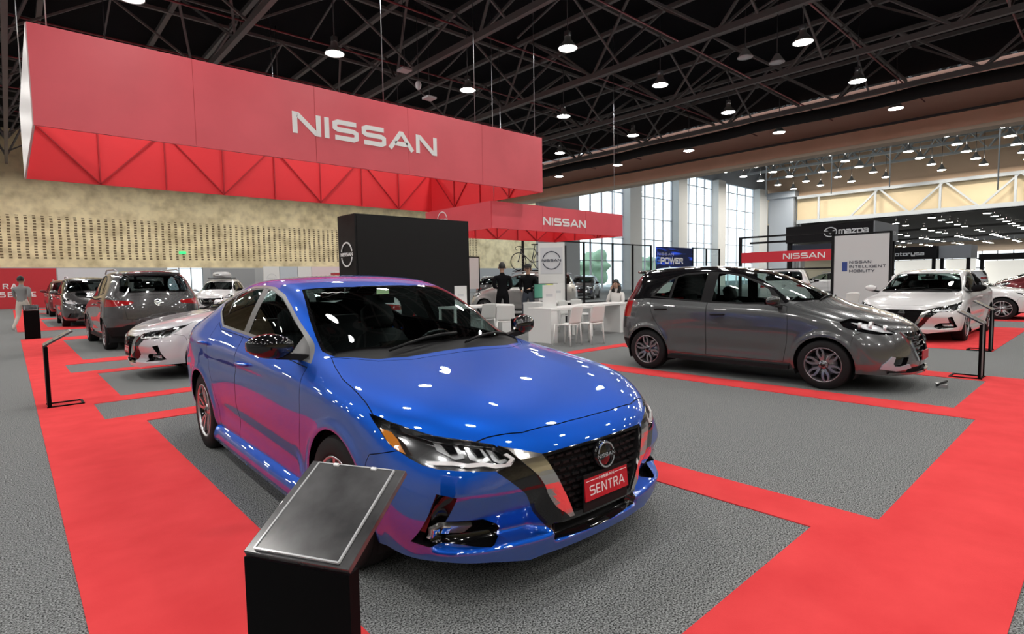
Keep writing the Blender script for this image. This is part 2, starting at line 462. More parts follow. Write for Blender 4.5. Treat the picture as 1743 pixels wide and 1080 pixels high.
def wheel(parent, x, y, r, w, rimr, style, rim_m, spoke_m=None, hub=None):
    """wheel with its outer face towards +y local; parts: rim (thing part) > tire, brake_disc"""
    s = 1 if y > 0 else -1; spoke_m = spoke_m or rim_m
    mb = MB(); face = .0
    mb.lathe([(rimr*.99, .0), (rimr*.96, -.005), (rimr*.90, -.03), (rimr*.86, -.10), (rimr*.9, -w+.02)], rim_m, 40, 'y')
    mb.lathe([(rimr*1.0, -.012), (rimr*1.0, .004), (rimr*.955, .004), (rimr*.94, -.012)], spoke_m, 40, 'y')
    n = {'ten': 5, 'six': 6, 'five': 5, 'multi': 10}[style]
    def spoke(a, w0, w1, r0, r1, z0, z1, t=.02, bend=0., m=spoke_m):
        P = []
        K = 6
        for i in range(K+1):
            u = i/K; rr = r0+(r1-r0)*u; ww = w0+(w1-w0)*u; da = a+bend*math.sin(u*PI*.9)
            cx, cz = math.cos(da), math.sin(da); tx, tz = -cz, cx; yy = z0+(z1-z0)*u**1.5+.008*math.sin(u*PI)
            for sg, dy in ((-1, 0), (1, 0), (1.15, -t), (-1.15, -t)): P.append(Vector((cx*rr+tx*sg*ww, yy+dy, cz*rr+tz*sg*ww)))
        fs = []
        for i in range(K):
            for k in range(4): fs.append((i*4+k, i*4+4+k, i*4+4+(k+1) % 4, i*4+(k+1) % 4))
        mb.add(P, fs, m)
    for k in range(n):
        a = 2*PI*k/n+.3
        if style == 'ten':
            for d in (-.17, .17): spoke(a+d*.75, .011, .014, rimr*.2, rimr*.95, -.022, -.006, .03, bend=d*.55)
            spoke(a, .016, .02, rimr*.2, rimr*.90, -.05, -.03, .02, m=rim_m)
        elif style == 'six':
            for d in (-.24, .24): spoke(a, .017, .012, rimr*.2, rimr*.95, -.03, -.008, .03, bend=d)
        elif style == 'five':
            for d in (-.13, .13): spoke(a+d, .014, .02, rimr*.18, rimr*.95, -.03, -.008, .03)
        else: spoke(a, .008, .013, rimr*.18, rimr*.95, -.03, -.008, .03)
    mb.lathe([(rimr*.26, -.06), (rimr*.26, -.022), (rimr*.2, -.014), (.0, -.014)], spoke_m, 24, 'y')
    mb.lathe([(.026, -.02), (.026, -.008), (.0, -.007)], hub or GLOSS, 16, 'y')
    for k in range(5):
        a = 2*PI*k/5; mb.lathe([(.009, -.02), (.009, -.010), (0, -.010)], GLOSS, 8, 'y', c=(math.cos(a)*rimr*.2, 0, math.sin(a)*rimr*.2))
    o = mb.build('wheel', parent, (x, y, r)); 
    if s < 0: o.rotation_euler.z = PI
    t = MB(); k = w
    t.lathe([(rimr*.93, -k+.03), (rimr*1.0, -k+.005), (r*.955, -k), (r*.99, -k+.02), (r, -k+.05), (r, -.05), (r*.99, -.02), (r*.955, -.001), (rimr*1.08, .004), (rimr*1.0, .002), (rimr*.985, -.01)], TIRE, 48, 'y')
    for q in (-.35, 0, .35):
        t.lathe([(r*1.0005, -k/2+q*k-.004), (r*1.0005, -k/2+q*k+.004)], BLACK, 48, 'y')
    t.build('tire', o)
    d = MB(); d.lathe([(rimr*.66, -.10), (rimr*.66, -.085), (0, -.085)], SILVER, 32, 'y'); d.box((rimr*.5, -.09, 0), (.07, .05, .16), DGREY); d.lathe([(rimr*.88, -.12), (0, -.12)], BLACK, 24, 'y')
    d.build('brake_disc', o)
    return o
def arch_polys(x, z, r, n=22):
    return [(x+r*math.cos(PI*2*i/n), z+r*math.sin(PI*2*i/n)) for i in range(n)]
def liner(parent, x, y, z, r, w=.3):
    mb = MB(); n = 20; vs = []; s = 1 if y > 0 else -1
    for i in range(n+1):
        a = R(-25+230*i/n); vs += [(x+r*math.cos(a), y, z+r*math.sin(a)), (x+r*math.cos(a), y-s*w, z+r*math.sin(a))]
    fs = [(2*i, 2*i+1, 2*i+3, 2*i+2) for i in range(n)]; c = len(vs); vs.append((x, y-s*w, z)); fs += [(c, 2*i+1, 2*i+3) for i in range(n)]
    mb.add(vs, fs, BLACK, True); mb.build('wheel_liner', parent)
def seat_mb(mb, x, y, z, m, rear=False):
    mb2 = mb; w = .25
    if rear:
        mb.box((x, 0, z+.1), (.5, 1.2, .16), m); mb.box((x-.3, 0, z+.42), (.16, 1.2, .56), m, Matrix.Rotation(R(-18), 3, 'Y'))
        for yy in (-.38, .38): mb.box((x-.42, yy, z+.72), (.09, .24, .14), m)
        return
    def rb(c, d, M=None): mb.box(c, d, m, M)
    Mr = Matrix.Rotation(R(-20), 3, 'Y')
    rb((x, y, z+.1), (.52, .48, .14)); rb((x+.02, y-.22, z+.16), (.46, .07, .08)); rb((x+.02, y+.22, z+.16), (.46, .07, .08))
    # tapered backrest
    vs = []
    for h, ww, tt in ((0, .22, .09), (.15, .25, .10), (.42, .25, .09), (.56, .19, .07), (.60, .12, .05)):
        for sx, sy in ((-1, -1), (1, -1), (1, 1), (-1, 1)): vs.append(Mr @ Vector((sx*tt*.8, sy*ww, h))+Vector((x-.26, y, z+.12)))
    fs = [(i*4+k, i*4+(k+1) % 4, i*4+4+(k+1) % 4, i*4+4+k) for i in range(4) for k in range(4)]+[(16, 17, 18, 19)]
    mb.add(vs, fs, m, True)
    vs = []
    for h, ww, tt in ((.64, .11, .05), (.70, .14, .06), (.80, .13, .055), (.84, .08, .03)):
        for sx, sy in ((-1, -1), (1, -1), (1, 1), (-1, 1)): vs.append(Mr @ Vector((sx*tt*.8, sy*ww, h))+Vector((x-.25, y, z+.12)))
    fs = [(i*4+k, i*4+(k+1) % 4, i*4+4+(k+1) % 4, i*4+4+k) for i in range(3) for k in range(4)]+[(12, 13, 14, 15), (3, 2, 1, 0)]
    mb.add(vs, fs, m, True)
    for yy in (-.06, .06): mb.tube([Mr @ Vector((0, yy, .55))+Vector((x-.26, y, z+.12)), Mr @ Vector((0, yy, .68))+Vector((x-.26, y, z+.12))], .006, m, 6)
def interior(parent, S):
    m = mat('cabin_fabric', (.022, .022, .025), .85); d = mat('cabin_dash', (.035, .037, .04), .6)
    xf, xm, xr, zf, w = S['cab']  # dash x, front seat x, rear seat x, floor z, half width
    mb = MB(); seat_mb(mb, xm, .36, zf, m); mb.build('front_seat', parent)
    mb = MB(); seat_mb(mb, xm, -.36, zf, m); mb.build('front_seat', parent)
    mb = MB(); seat_mb(mb, xr, 0, zf, m, True); mb.build('rear_bench', parent)
    mb = MB(); zt = S['dashz']; vs = []
    for x, z in ((xf+.28, zt+.0), (xf+.02, zt+.02), (xf-.18, zt-.01), (xf-.22, zt-.08), (xf-.14, zt-.3), (xf+.3, zt-.5)):
        for y in (-w, -w*.45, 0, w*.45, w): vs.append((x+.05*(1-(y/w)**2), y, z+(.035 if (y > .2 and y < w and x < xf) else 0)))
    mb.add(vs, [(i*5+k, i*5+k+1, i*5+6+k, i*5+5+k) for i in range(5) for k in range(4)], d, True)
    mb.box((xf-.24, 0, zt-.02), (.03, .26, .15), GLOSS, Matrix.Rotation(R(-12), 3, 'Y'))
    mb.box(((xf+xr)/2+.1, 0, zf-.02), (xf-xr+1.2, w*2.05, .04), BLACK)
    mb.box((xf-.75, 0, zf+.12), (.9, .2, .3), BLACK)
    for s in (-1, 1): mb.box(((xf+xr)/2-.1, s*(w+.02), zf+.2), (xf-xr+.5, .04, S['dashz']-zf-.26), BLACK)
    mb.build('dashboard', parent)
    mb = MB(); c = Vector((xf-.33, .36, zt-.06)); M = Matrix.Rotation(R(-65), 3, 'Y')
    mb.tube([c+M @ Vector((math.cos(a)*.18, math.sin(a)*.18, 0)) for a in [2*PI*i/28 for i in range(28)]], .014, GLOSS, 8, True)
    mb.box(c, (.12, .13, .05), BLACK, M)
    for a in (0, PI, PI*1.5): mb.bar(c, c+M @ Vector((math.sin(a)*.17*(a == PI*1.5)-0*.1, math.cos(a)*.17, 0)), .03, .02, BLACK)
    mb.tube([c, c+Vector((.25, 0, -.1))], .03, BLACK, 8); mb.build('steering_wheel', parent)
    mb = MB(); xm2, zm = S['rvm']; mb.box((xm2, 0, zm), (.03, .24, .065), BLACK); mb.box((xm2+.04, 0, zm+.05), (.04, .05, .08), BLACK); mb.build('rear_view_mirror', parent)
def underbody(parent, x0, x1, z0, z1, w):
    mb = MB(); mb.box(((x0+x1)/2, 0, (z0+z1)/2), (x1-x0, 2*w, z1-z0), BLACK); mb.build('underbody', parent)
def mirror(parent, x, y, z, s, m, sc=1.):
    """door mirror: rounded shell, foot"""
    mb = MB(); n = 12; prof = []; vs = []
    K = 7
    for i in range(K+1):
        u = i/K; yy = -.115+.235*u; k = math.sin(PI*min(.97, max(.03, u)))**.42
        for j in range(n):
            a = 2*PI*j/n; ca, sa = math.cos(a), math.sin(a)
            xx = (.085 if ca > 0 else .055)*k*abs(ca)**.7*(1 if ca > 0 else -1); zz = .078*k*abs(sa)**.75*(1 if sa > 0 else -1)*(1-.12*u)
            vs.append(((x+xx*sc-.05*u), s*(y+yy*sc), z+zz*sc+.012*u))
    fs = [(i*n+j, i*n+(j+1) % n, (i+1)*n+(j+1) % n, (i+1)*n+j) for i in range(K) for j in range(n)]+[tuple(range(n)), tuple(range(K*n, K*n+n))]
    mb.add(vs, fs, m, True); o = mb.build('door_mirror', parent)
    f = MB(); f.bar((x, s*(y-.2*sc), z-.075*sc), (x-.01, s*(y-.02), z-.05*sc), .06, .035, BLACK); f.build('mirror_foot', o)
    g = MB(); g.add([(x-.066*sc, s*(y-.09*sc), z-.05*sc), (x-.066*sc-.04*sc, s*(y+.09*sc), z-.04*sc), (x-.066*sc-.04*sc, s*(y+.09*sc), z+.055*sc), (x-.066*sc, s*(y-.09*sc), z+.05*sc)], [(0, 1, 2, 3)], CHROME); g.build('mirror_glass', o)
    return o
def handle(mb, bvh, x, z, s, m, L=.2):
    p, n = hit(bvh, 'side', x, z, s); q, n2 = hit(bvh, 'side', x+L, z+.006, s)
    if p is None or q is None: return
    mb.tube([p-n*.01, p+n*.022, p.lerp(q, .3)+n*.036, p.lerp(q, .7)+n*.036, q+n*.024, q-n*.01], .013, m, 8)
# ---------------- the sedan with the v-shaped grille ----------------
SEDAN = {
 'cols': [
  [(.60,.83,.17),(.60,.88,.33),(.53,.905,.56),(.40,.885,.765),(.60,.70,.795),(.755,.53,.775),(.82,.36,.765),(.85,.18,.76),(.855,0,.76)],
  [(.40,.84,.18),(.40,.895,.33),(.36,.925,.58),(.26,.90,.80),(.36,.79,.855),(.43,.59,.875),(.47,.39,.880),(.49,.19,.868),(.49,0,.872)],
  [(0,.84,.18),(0,.90,.33),(0,.925,.60),(-.02,.905,.83),(0,.815,.905),(0,.61,.935),(.02,.40,.948),(.03,.2,.94),(.03,0,.945)],
  [(-.45,.84,.18),(-.45,.89,.30),(-.45,.905,.58),(-.45,.895,.85),(-.52,.815,.955),(-.50,.69,.99),(-.40,.45,1.0),(-.35,.22,1.01),(-.34,0,1.012)],
 [(-.85,.84,.18),(-.85,.885,.30),(-.85,.905,.58),(-.85,.90,.86),(-.85,.825,.972),(-.86,.765,1.08),(-.86,.67,1.185),(-.75,.33,1.21),(-.72,0,1.22)],
 [(-1.25,.84,.18),(-1.25,.885,.30),(-1.25,.905,.58),(-1.25,.90,.88),(-1.25,.83,.99),(-1.27,.735,1.22),(-1.30,.61,1.395),(-1.24,.31,1.425),(-1.22,0,1.43)],
 [(-1.72,.84,.18),(-1.72,.885,.30),(-1.72,.905,.58),(-1.72,.90,.895),(-1.72,.83,1.01),(-1.72,.73,1.25),(-1.72,.615,1.445),(-1.72,.31,1.472),(-1.72,0,1.478)],
 [(-2.18,.84,.18),(-2.18,.89,.30),(-2.18,.91,.58),(-2.18,.91,.90),(-2.18,.835,1.03),(-2.18,.725,1.25),(-2.18,.61,1.435),(-2.18,.31,1.465),(-2.18,0,1.472)],
 [(-2.56,.84,.18),(-2.56,.905,.33),(-2.56,.94,.60),(-2.58,.93,.91),(-2.56,.84,1.05),(-2.60,.735,1.22),(-2.62,.605,1.385),(-2.58,.30,1.43),(-2.56,0,1.438)],
 [(-2.92,.84,.20),(-2.92,.905,.36),(-2.92,.94,.62),(-2.95,.93,.93),(-2.94,.84,1.065),(-2.96,.745,1.17),(-2.98,.62,1.275),(-2.96,.30,1.325),(-2.95,0,1.335)],
 [(-3.25,.83,.24),(-3.25,.895,.42),(-3.25,.92,.66),(-3.27,.90,.945),(-3.30,.81,1.06),(-3.31,.71,1.105),(-3.31,.57,1.15),(-3.31,.28,1.175),(-3.31,0,1.18)],
 [(-3.42,.81,.26),(-3.46,.86,.45),(-3.50,.88,.70),(-3.54,.845,.95),(-3.63,.70,1.07),(-3.69,.53,1.105),(-3.71,.36,1.115),(-3.72,.18,1.12),(-3.725,0,1.12)]],
 'front': [[(.76,.68,.165),(.83,.52,.165),(.88,.34,.165),(.90,.17,.165),(.905,0,.165)],
           [(.80,.72,.34),(.86,.54,.34),(.91,.36,.34),(.935,.18,.34),(.94,0,.34)],
           [(.77,.73,.58),(.86,.54,.60),(.92,.35,.61),(.945,.18,.61),(.95,0,.61)]],
 'rear': [[(-3.62,.68,.28),(-3.68,.51,.28),(-3.70,.34,.28),(-3.71,.17,.28),(-3.71,0,.28)],
          [(-3.68,.70,.48),(-3.73,.52,.48),(-3.75,.35,.48),(-3.76,.17,.48),(-3.76,0,.48)],
          [(-3.66,.70,.78),(-3.71,.52,.80),(-3.73,.35,.80),(-3.74,.17,.80),(-3.74,0,.80)]],
 'crease': [(3, 1, 10, .35), (6, 0, 3, .45), (6, 3, 8, .3), (1, 0, 11, .3), (4, 3, 9, .5)],
 'cab': (-.72, -1.45, -2.25, .30, .70), 'dashz': .93, 'rvm': (-1.22, 1.28)}
def sedan_disp(co):
    x, y, z = co[:, 0], co[:, 1], co[:, 2]; s = np.sign(y); a = np.abs(y)
    for ax in (0., -2.712):           # flared arches
        d = np.hypot(x-ax, z-.33); k = np.exp(-((d-.375)/.03)**2)*np.clip((a-.7)/.1, 0, 1)
        co[:, 1] += s*k*.012
    g = np.exp(-((z-.40-(-x-1.3)*.03)/.09)**2)*np.clip((-.45-x)/.15, 0, 1)*np.clip((x+2.3)/.15, 0, 1)*np.clip((a-.7)/.1, 0, 1)
    co[:, 1] -= s*g*.022             # scooped lower doors
    g = np.exp(-((z-.80)/.035)**2)*np.clip((-.5-x)/.2, 0, 1)*np.clip((x+2.7)/.2, 0, 1)*np.clip((a-.7)/.1, 0, 1)
    co[:, 1] -= s*g*.008
    # air curtain: the bumper falls back below z=.52 and steps forward again at the chin
    f = np.clip((x-.45)/.15, 0, 1)*np.clip((.80-a)/.06, 0, 1)*np.clip((a-.27)/.10, 0, 1)
    dz = np.clip((.515-z)/.20, 0, 1)*np.clip((z-.285)/.02, 0, 1)
    co[:, 0] -= f*dz*.105
    # centre opening sits back a little under the grille bar
    f = np.clip((x-.6)/.1, 0, 1)*np.clip((.30-a)/.03, 0, 1)*np.clip((.325-z)/.012, 0, 1)*np.clip((z-.245)/.012, 0, 1)
    co[:, 0] -= f*.05
    return co
SEDAN['disp'] = sedan_disp
def sedan_regions(level):
    me = body_dense(SEDAN, level); C = Cutter(me, {2: .1, 3: .06, 4: .035}[level])
    cabs = lambda c, n: abs(n.y) > .3
    for ax in (0., -2.712): C.cut('side', arch_polys(ax, .33, .362, 28), 'hole', lambda c, n: abs(c.y) > .55)
    C.cut('front', [(-.1,.05),(-.1,.20),(.34,.198),(.42,.190),(.59,.222),(.77,.243),(1.0,.245),(1.0,.05)], 'hole', lambda c, n: c.x > .33)
    up = lambda c, n: n.z > .15 and c.z > .6
    C.panel('top', [(-.20,-.06),(-.19,.385),(-.25,.53),(-.45,.69),(-.583,.713),(-.911,.655),(-1.268,.561),(-1.17,.23),(-1.16,-.06)], 'windshield', .02, up, ('body',), 'glass_band')
    C.cut('top', [(-.15,-.06),(-.14,.385),(-.25,.56),(-.48,.71),(-.52,.66),(-.39,.40),(-.34,-.06)], 'cowl', up, ('windshield', 'glass_band'))
    C.panel('top', [(-2.62,-.06),(-2.68,.50),(-3.12,.58),(-3.24,.52),(-3.28,-.06)], 'rear_window', .02, up, ('body',), 'rear_band')
    DLO = [(-.53,.952),(-.70,1.045),(-.994,1.185),(-1.16,1.262),(-1.346,1.334),(-1.582,1.385),(-1.827,1.400),(-2.10,1.39),(-2.359,1.354),(-2.56,1.305),(-2.715,1.257),(-2.60,1.17),(-2.32,1.069),(-2.0,1.055),(-1.527,1.035),(-1.0,.99)]
    C.cut('side', DLO, 'window_trim', cabs, ('body',))
    I = inset(DLO, .018)
    C.cut('side', I, 'pillar', cabs, ('window_trim',))
    C.cut('side', [(-.80,.8),(-.83,1.088),(-.994,1.160),(-1.16,1.236),(-1.346,1.308),(-1.582,1.359),(-1.68,1.364),(-1.66,.9)], 'front_side_glass', lambda c, n: abs(n.y) > .3 and c.z > .985+(-c.x-.8)*.065, ('pillar',))
    C.cut('side', [(-1.78,.9),(-1.80,1.372),(-2.10,1.364),(-2.33,1.33),(-2.40,1.31),(-2.27,.9)], 'rear_side_glass', lambda c, n: abs(n.y) > .3 and c.z > 1.065, ('pillar',))
    C.cut('side', [(-2.31,1.09),(-2.44,1.303),(-2.55,1.278),(-2.655,1.245),(-2.585,1.185)], 'quarter_glass', cabs, ('pillar',))
    hz = lambda c, n: n.z > .02 and c.x > -.7 and c.z > .68
    C.cut('fa', [(56.5,81.4),(47.3,78.6),(39,74.9),(31.4,72.9),(26.5,70.8),(25.4,69.2),(22.4,64.7),(23.4,62.9),(26.1,60.8),(31.8,61.6),(38.1,62.6),(40.9,63.8),(43.9,66.3),(48.8,71),(51.9,76.1)], 'head_light', lambda c, n: c.x > 0, ('body',))
    C.panel('top', [(.829,-.06),(.823,.19),(.80,.39),(.744,.545),(.715,.64),(.52,.80),(.30,.852),(.20,.835),(.019,.812),(-.137,.796),(-.334,.750),(-.47,.71),(-.22,.54),(-.14,.385),(-.145,-.06)], 'hood', .0045, hz)
    fr = lambda c, n: c.x > .3
    C.cut('front', [(-.06,.657),(.2,.657),(.357,.651),(.44,.672),(.53,.70),(.56,.606),(.514,.563),(.441,.492),(.37,.385),(.301,.293),(.29,.248),(-.06,.240)], 'grille_field', fr, ('body',))
    C.cut('front', [(-.06,.645),(.2,.645),(.335,.638),(.30,.545),(.245,.44),(.20,.36),(-.06,.35)], 'grille', fr, ('grille_field',))
    C.cut('front', [(-.06,.315),(.25,.315),(.262,.300),(.255,.262),(-.06,.258)], 'intake', fr, ('grille_field',))
    C.cut('front', [(.775,.532),(.848,.322),(.80,.306),(.710,.300),(.589,.286),(.52,.30),(.50,.325),(.53,.36),(.60,.40),(.735,.405),(.715,.515)], 'fog_recess', fr, ('body',))
    C.panel('side', [(.335,.615),(.36,.655),(.50,.69),(.62,.75),(1.0,.82),(1.0,.1),(.25,.1)], 'front_bumper', .004, lambda c, n: c.x > .28)
    rr = lambda c, n: c.x < -3.1
    C.cut('ra', [(62,103),(56,98),(38,94),(33,90),(35,84),(48,85),(62,92),(70,100)], 'tail_light', rr, ('body',))
    C.panel('top', [(-3.30,-.06),(-3.27,.52),(-3.36,.64),(-3.62,.60),(-3.9,.55),(-3.9,-.06)], 'trunk_lid', .005, lambda c, n: c.x < -3.1 and c.z > .76)
    C.panel('side', [(-3.06,.1),(-3.10,.60),(-3.25,.78),(-4,.78),(-4,.1)], 'rear_bumper', .004, rr)
    C.cut('rear' if False else 'front', [(-.06,.2),(-.06,.40),(.5,.40),(.62,.36),(.62,.2)], 'diffuser', rr, ('rear_bumper',))
    sd = lambda c, n: abs(n.y) > .25 and abs(c.y) > .55
    C.panel('side', [(-.50,.27),(-.506,.447),(-.466,.677),(-.473,.84),(-.53,.935),(-1.0,.972),(-1.75,1.03),(-1.716,.80),(-1.730,.64),(-1.76,.27)], 'front_door', .0045, sd)
    C.panel('side', [(-1.762,.27),(-1.732,.64),(-1.718,.80),(-1.752,1.03),(-2.32,1.052),(-2.47,1.10),(-2.50,1.0),(-2.42,.80),(-2.33,.62),(-2.25,.45),(-2.23,.27)], 'rear_door', .0045, sd)
    return C
def lamp_glow(name, col, e=0): return mat(name, col, .15, 0, 1)
def make_sedan(name, label, loc, rot, P, level, cat='car', rim_m=None, rim_s=None, mirror_m=None):
    C = sedan_regions(level); bvh = C.bvh; C.finish()
    root = empty(name, loc, rot, label, cat)
    GLS = glass('window_glass'); CL = glass('lamp_lens', (.92, .93, .94)); RED = mat('tail_red', (.35, .008, .01), .1, coat=1); AMB = mat('amber_lens', (.75, .25, .02), .15, coat=1)
    pt = C.part
    pt('body', 'body_shell', P, root); pt('hood', 'hood', P, root); pt('front_bumper', 'front_bumper', P, root)
    pt('trunk_lid', 'trunk_lid', P, root); pt('rear_bumper', 'rear_bumper', P, root); pt('diffuser', 'diffuser', BLACK, root)
    pt('gap', 'panel_gap', BLACK, root, depth=.008, wall=True)
    pt('glass_band', 'windshield_seal', GLOSS, root); pt('rear_band', 'rear_window_seal', GLOSS, root); pt('cowl', 'cowl', BLACK, root, depth=.012, wall=True)
    for s in (1, -1):
        pt('front_door', 'front_door', P, root, s); pt('rear_door', 'rear_door', P, root, s)
        pt('pillar', 'pillar_trim', mat('satin_pillar', (.07, .07, .072), .35, .3), root, s, depth=.003); pt('window_trim', 'window_trim', mat('satin_trim', (.20, .20, .205), .35, .6), root, s)
        for k in ('front_side_glass', 'rear_side_glass', 'quarter_glass'): pt(k, k, GLS, root, s, depth=.006)
        h = pt('head_light', 'head_light', CL, root, s); pt('head_light', 'lamp_housing', mat('lamp_bezel_hero', (.28, .28, .285), .15, .85), h, s, depth=.05, wall=True)
        # lamp internals
        mb = MB(); CR = CHROME; LG = mat('lamp_silver', (.62, .63, .64), .25, .8)
        ins = lambda Q, off, m, th=.012: stick(mb, bvh, 'front', [(s*a, b) for a, b in Q], off, th, m)
        ins([(.82,.80),(.74,.765),(.60,.742),(.53,.72),(.545,.70),(.61,.712),(.73,.728),(.835,.77)], -.018, CR)
        ins([(.735,.735),(.66,.722),(.655,.672),(.69,.665),(.735,.70)], -.04, LG)
        ins([(.64,.718),(.58,.708),(.565,.655),(.60,.648),(.64,.665)], -.04, LG)
        ins([(.565,.700),(.525,.685),(.495,.640),(.53,.636),(.555,.652)], -.04, LG)
        ins([(.715,.722),(.675,.716),(.672,.684),(.70,.684)], -.022, GLOSS); ins([(.625,.706),(.592,.70),(.585,.668),(.61,.666)], -.022, GLOSS); ins([(.55,.690),(.525,.68),(.51,.654),(.53,.652)], -.022, GLOSS)
        ins([(.775,.655),(.70,.655),(.655,.645),(.60,.648),(.56,.636),(.49,.632),(.475,.645),(.50,.622),(.56,.62),(.60,.632),(.655,.630),(.70,.640),(.775,.642)], -.008, mat('drl', (.85, .87, .89), .2, .3))
        ins([(.50,.672),(.475,.648),(.50,.630),(.515,.634),(.493,.650),(.515,.668)], -.006, mat('drl'))
        if mb.v: mb.build('reflector', h)
        mb = MB(); K = [(.862,.775),(.838,.762),(.825,.735),(.822,.68),(.845,.69),(.858,.715)]
        n = 0
        c2 = [(.372,.768),(.435,.757),(.478,.730),(.532,.678),(.492,.690),(.446,.716)]
        stick(mb, bvh, 'side', c2, -.012, .008, AMB, s); mb.build('turn_signal', h)
        g = pt('fog_recess', 'fog_recess', GLOSS, root, s, depth=.045, wall=True)
        mb = MB(); stick(mb, bvh, 'front', [(s*a, b) for a, b in [(.795,.380),(.63,.362),(.652,.326),(.797,.338)]], -.03, .02, LG); stick(mb, bvh, 'front', [(s*a, b) for a, b in [(.785,.374),(.71,.366),(.71,.335),(.785,.342)]], -.008, .006, CR); mb.build('fog_light', g)
        pt('tail_light', 'tail_light', RED, root, s)
        mb = MB(); stick(mb, bvh, 'front', [(s*a, b) for a, b in [(.525,.700),(.44,.676),(.357,.651),(.331,.605),(.304,.555),(.253,.451),(.205,.352),(.232,.352),(.295,.414),(.345,.488),(.393,.572),(.448,.63),(.49,.682)]], -.004, .016, mat('satin_chrome', (.70, .69, .67), .14, 1), step=.02); mb.build('chrome_blade', root)
        mb = MB(); handle(mb, bvh, -2.66, .925, s, P, .20); handle(mb, bvh, -1.61, .858, s, P, .20); 
        mb2 = MB(); handle(mb2, bvh, -2.66, .925, s, P, .20); mb2.build('door_handle', root); mb2 = MB(); handle(mb2, bvh, -1.61, .858, s, P, .20); mb2.build('door_handle', root)
        # side skirt
        mb = MB(); pr = []; N = 16
        for i in range(N+1):
            x = -.40-1.93*i/N; b = .006*math.sin(i/N*PI)
            pr.append([(x, s*(.862), .285), (x, s*(.905+b), .262), (x, s*(.925+b), .205), (x, s*(.918+b), .165), (x, s*.80, .155)])
        mb.add([p for r in pr for p in r], [(i*5+k, i*5+k+1, i*5+6+k, i*5+5+k) for i in range(N) for k in range(4)]+[(0, 1, 2, 3, 4), tuple(reversed([N*5+k for k in range(5)]))], P, True)
        if s < 0: mb.f = [f[::-1] for f in mb.f]
        mb.build('side_skirt', root)
        # sail trim in front of the door glass
        mirror(root, -.66, .975, 1.05, s, mirror_m or P)
    pt('windshield', 'windshield', GLS, root); pt('rear_window', 'rear_window', GLS, root)
    pt('grille_field', 'grille_surround', GLOSS, root); g = pt('grille', 'grille', BLACK, root, depth=.05, wall=True); pt('intake', 'lower_intake', BLACK, root, depth=.05, wall=True)
    mb = MB(); rows = 9
    for r in range(rows):
        z = .375+r*.031; w = .19+(z-.36)*.50
        n = int(w/.045)
        for i in range(-n, n+1):
            yy = i*.05+(.025 if r % 2 else 0)
            if abs(yy) > w: continue
            p, nn = hit(bvh, 'front', yy, z)
            if p: mb.box(p+Vector((-.022, 0, 0)), (.014, .038, .011), BLACK)
            if p: mb.bar(p+Vector((-.028, -.024, -.012)), p+Vector((-.028, .0, .010)), .006, .006, BLACK)
    mb.build('grille_mesh', g)
    p, nn = hit(bvh, 'front', 0, .585); M = frame(p+Vector((.008, 0, 0)), (0, 1, 0), (-.12, 0, 1))
    mb = MB(); mb.lathe([(.064, -.02), (.064, .0), (.055, .006), (.0, .008)], GLOSS, 28, 'z'); mb.v = [tuple(M @ Vector(v)) for v in mb.v]
    badge_mb(mb, .060, M @ Matrix.Translation((0, 0, .006)), CHROME, .006, .13); mb.build('emblem', root)
    # wipers
    mb = MB()
    for a, b in (((-.30, -.42), (-.40, .12)), ((-.26, .10), (-.44, .58))):
        pts = [hit(bvh, 'top', a[0]+(b[0]-a[0])*t, a[1]+(b[1]-a[1])*t)[0]+Vector((0, 0, .016+.012*math.sin(t*PI))) for t in (0, .25, .5, .75, 1)]
        mb.tube(pts, .009, BLACK, 6); mb.tube([p+Vector((-.02, 0, -.008)) for p in pts], .006, GLOSS, 6)
    mb.build('wiper', root)
    interior(root, SEDAN); underbody(root, -3.3, .55, .2, .32, .56)
    for ax in (0, -2.712):
        for s in (1, -1):
            wheel(root, ax, s*.905, .33, .215, .228, 'ten', rim_m or GLOSS, rim_s or SILVER); liner(root, ax, s*.87, .33, .37)
    return root, bvh
def sedan_plate(root, lines, bgm):
    mb = MB(); M = frame((.948, 0, .452), (0, 1, 0), (-.10, 0, 1))
    mb.box((0, 0, 0), (.008, .315, .17), BLACK); mb.v = [tuple(Matrix.Translation((.945, 0, .435)) @ Vector(v)) for v in mb.v]
    mb.prism([(-.155, -.052), (.155, -.052), (.155, .056), (-.155, .056)], M, .006, bgm)
    T = M @ Matrix.Translation((0, 0, .007))
    text_mb(mb, 'NISSAN', .013, T @ Matrix.Translation((0, .030, 0)), WLET, 1.2, .4, .22, .001)
    mb.bar(T @ Vector((-.145, .0365, .0)), T @ Vector((-.06, .0365, .0)), .003, .002, WLET); mb.bar(T @ Vector((.06, .0365, .0)), T @ Vector((.145, .0365, .0)), .003, .002, WLET)
    text_mb(mb, 'SENTRA', .044, T @ Matrix.Translation((0, -.03, 0)), WLET, .72, .3, .13, .001)
    return mb.build('show_plate', root)
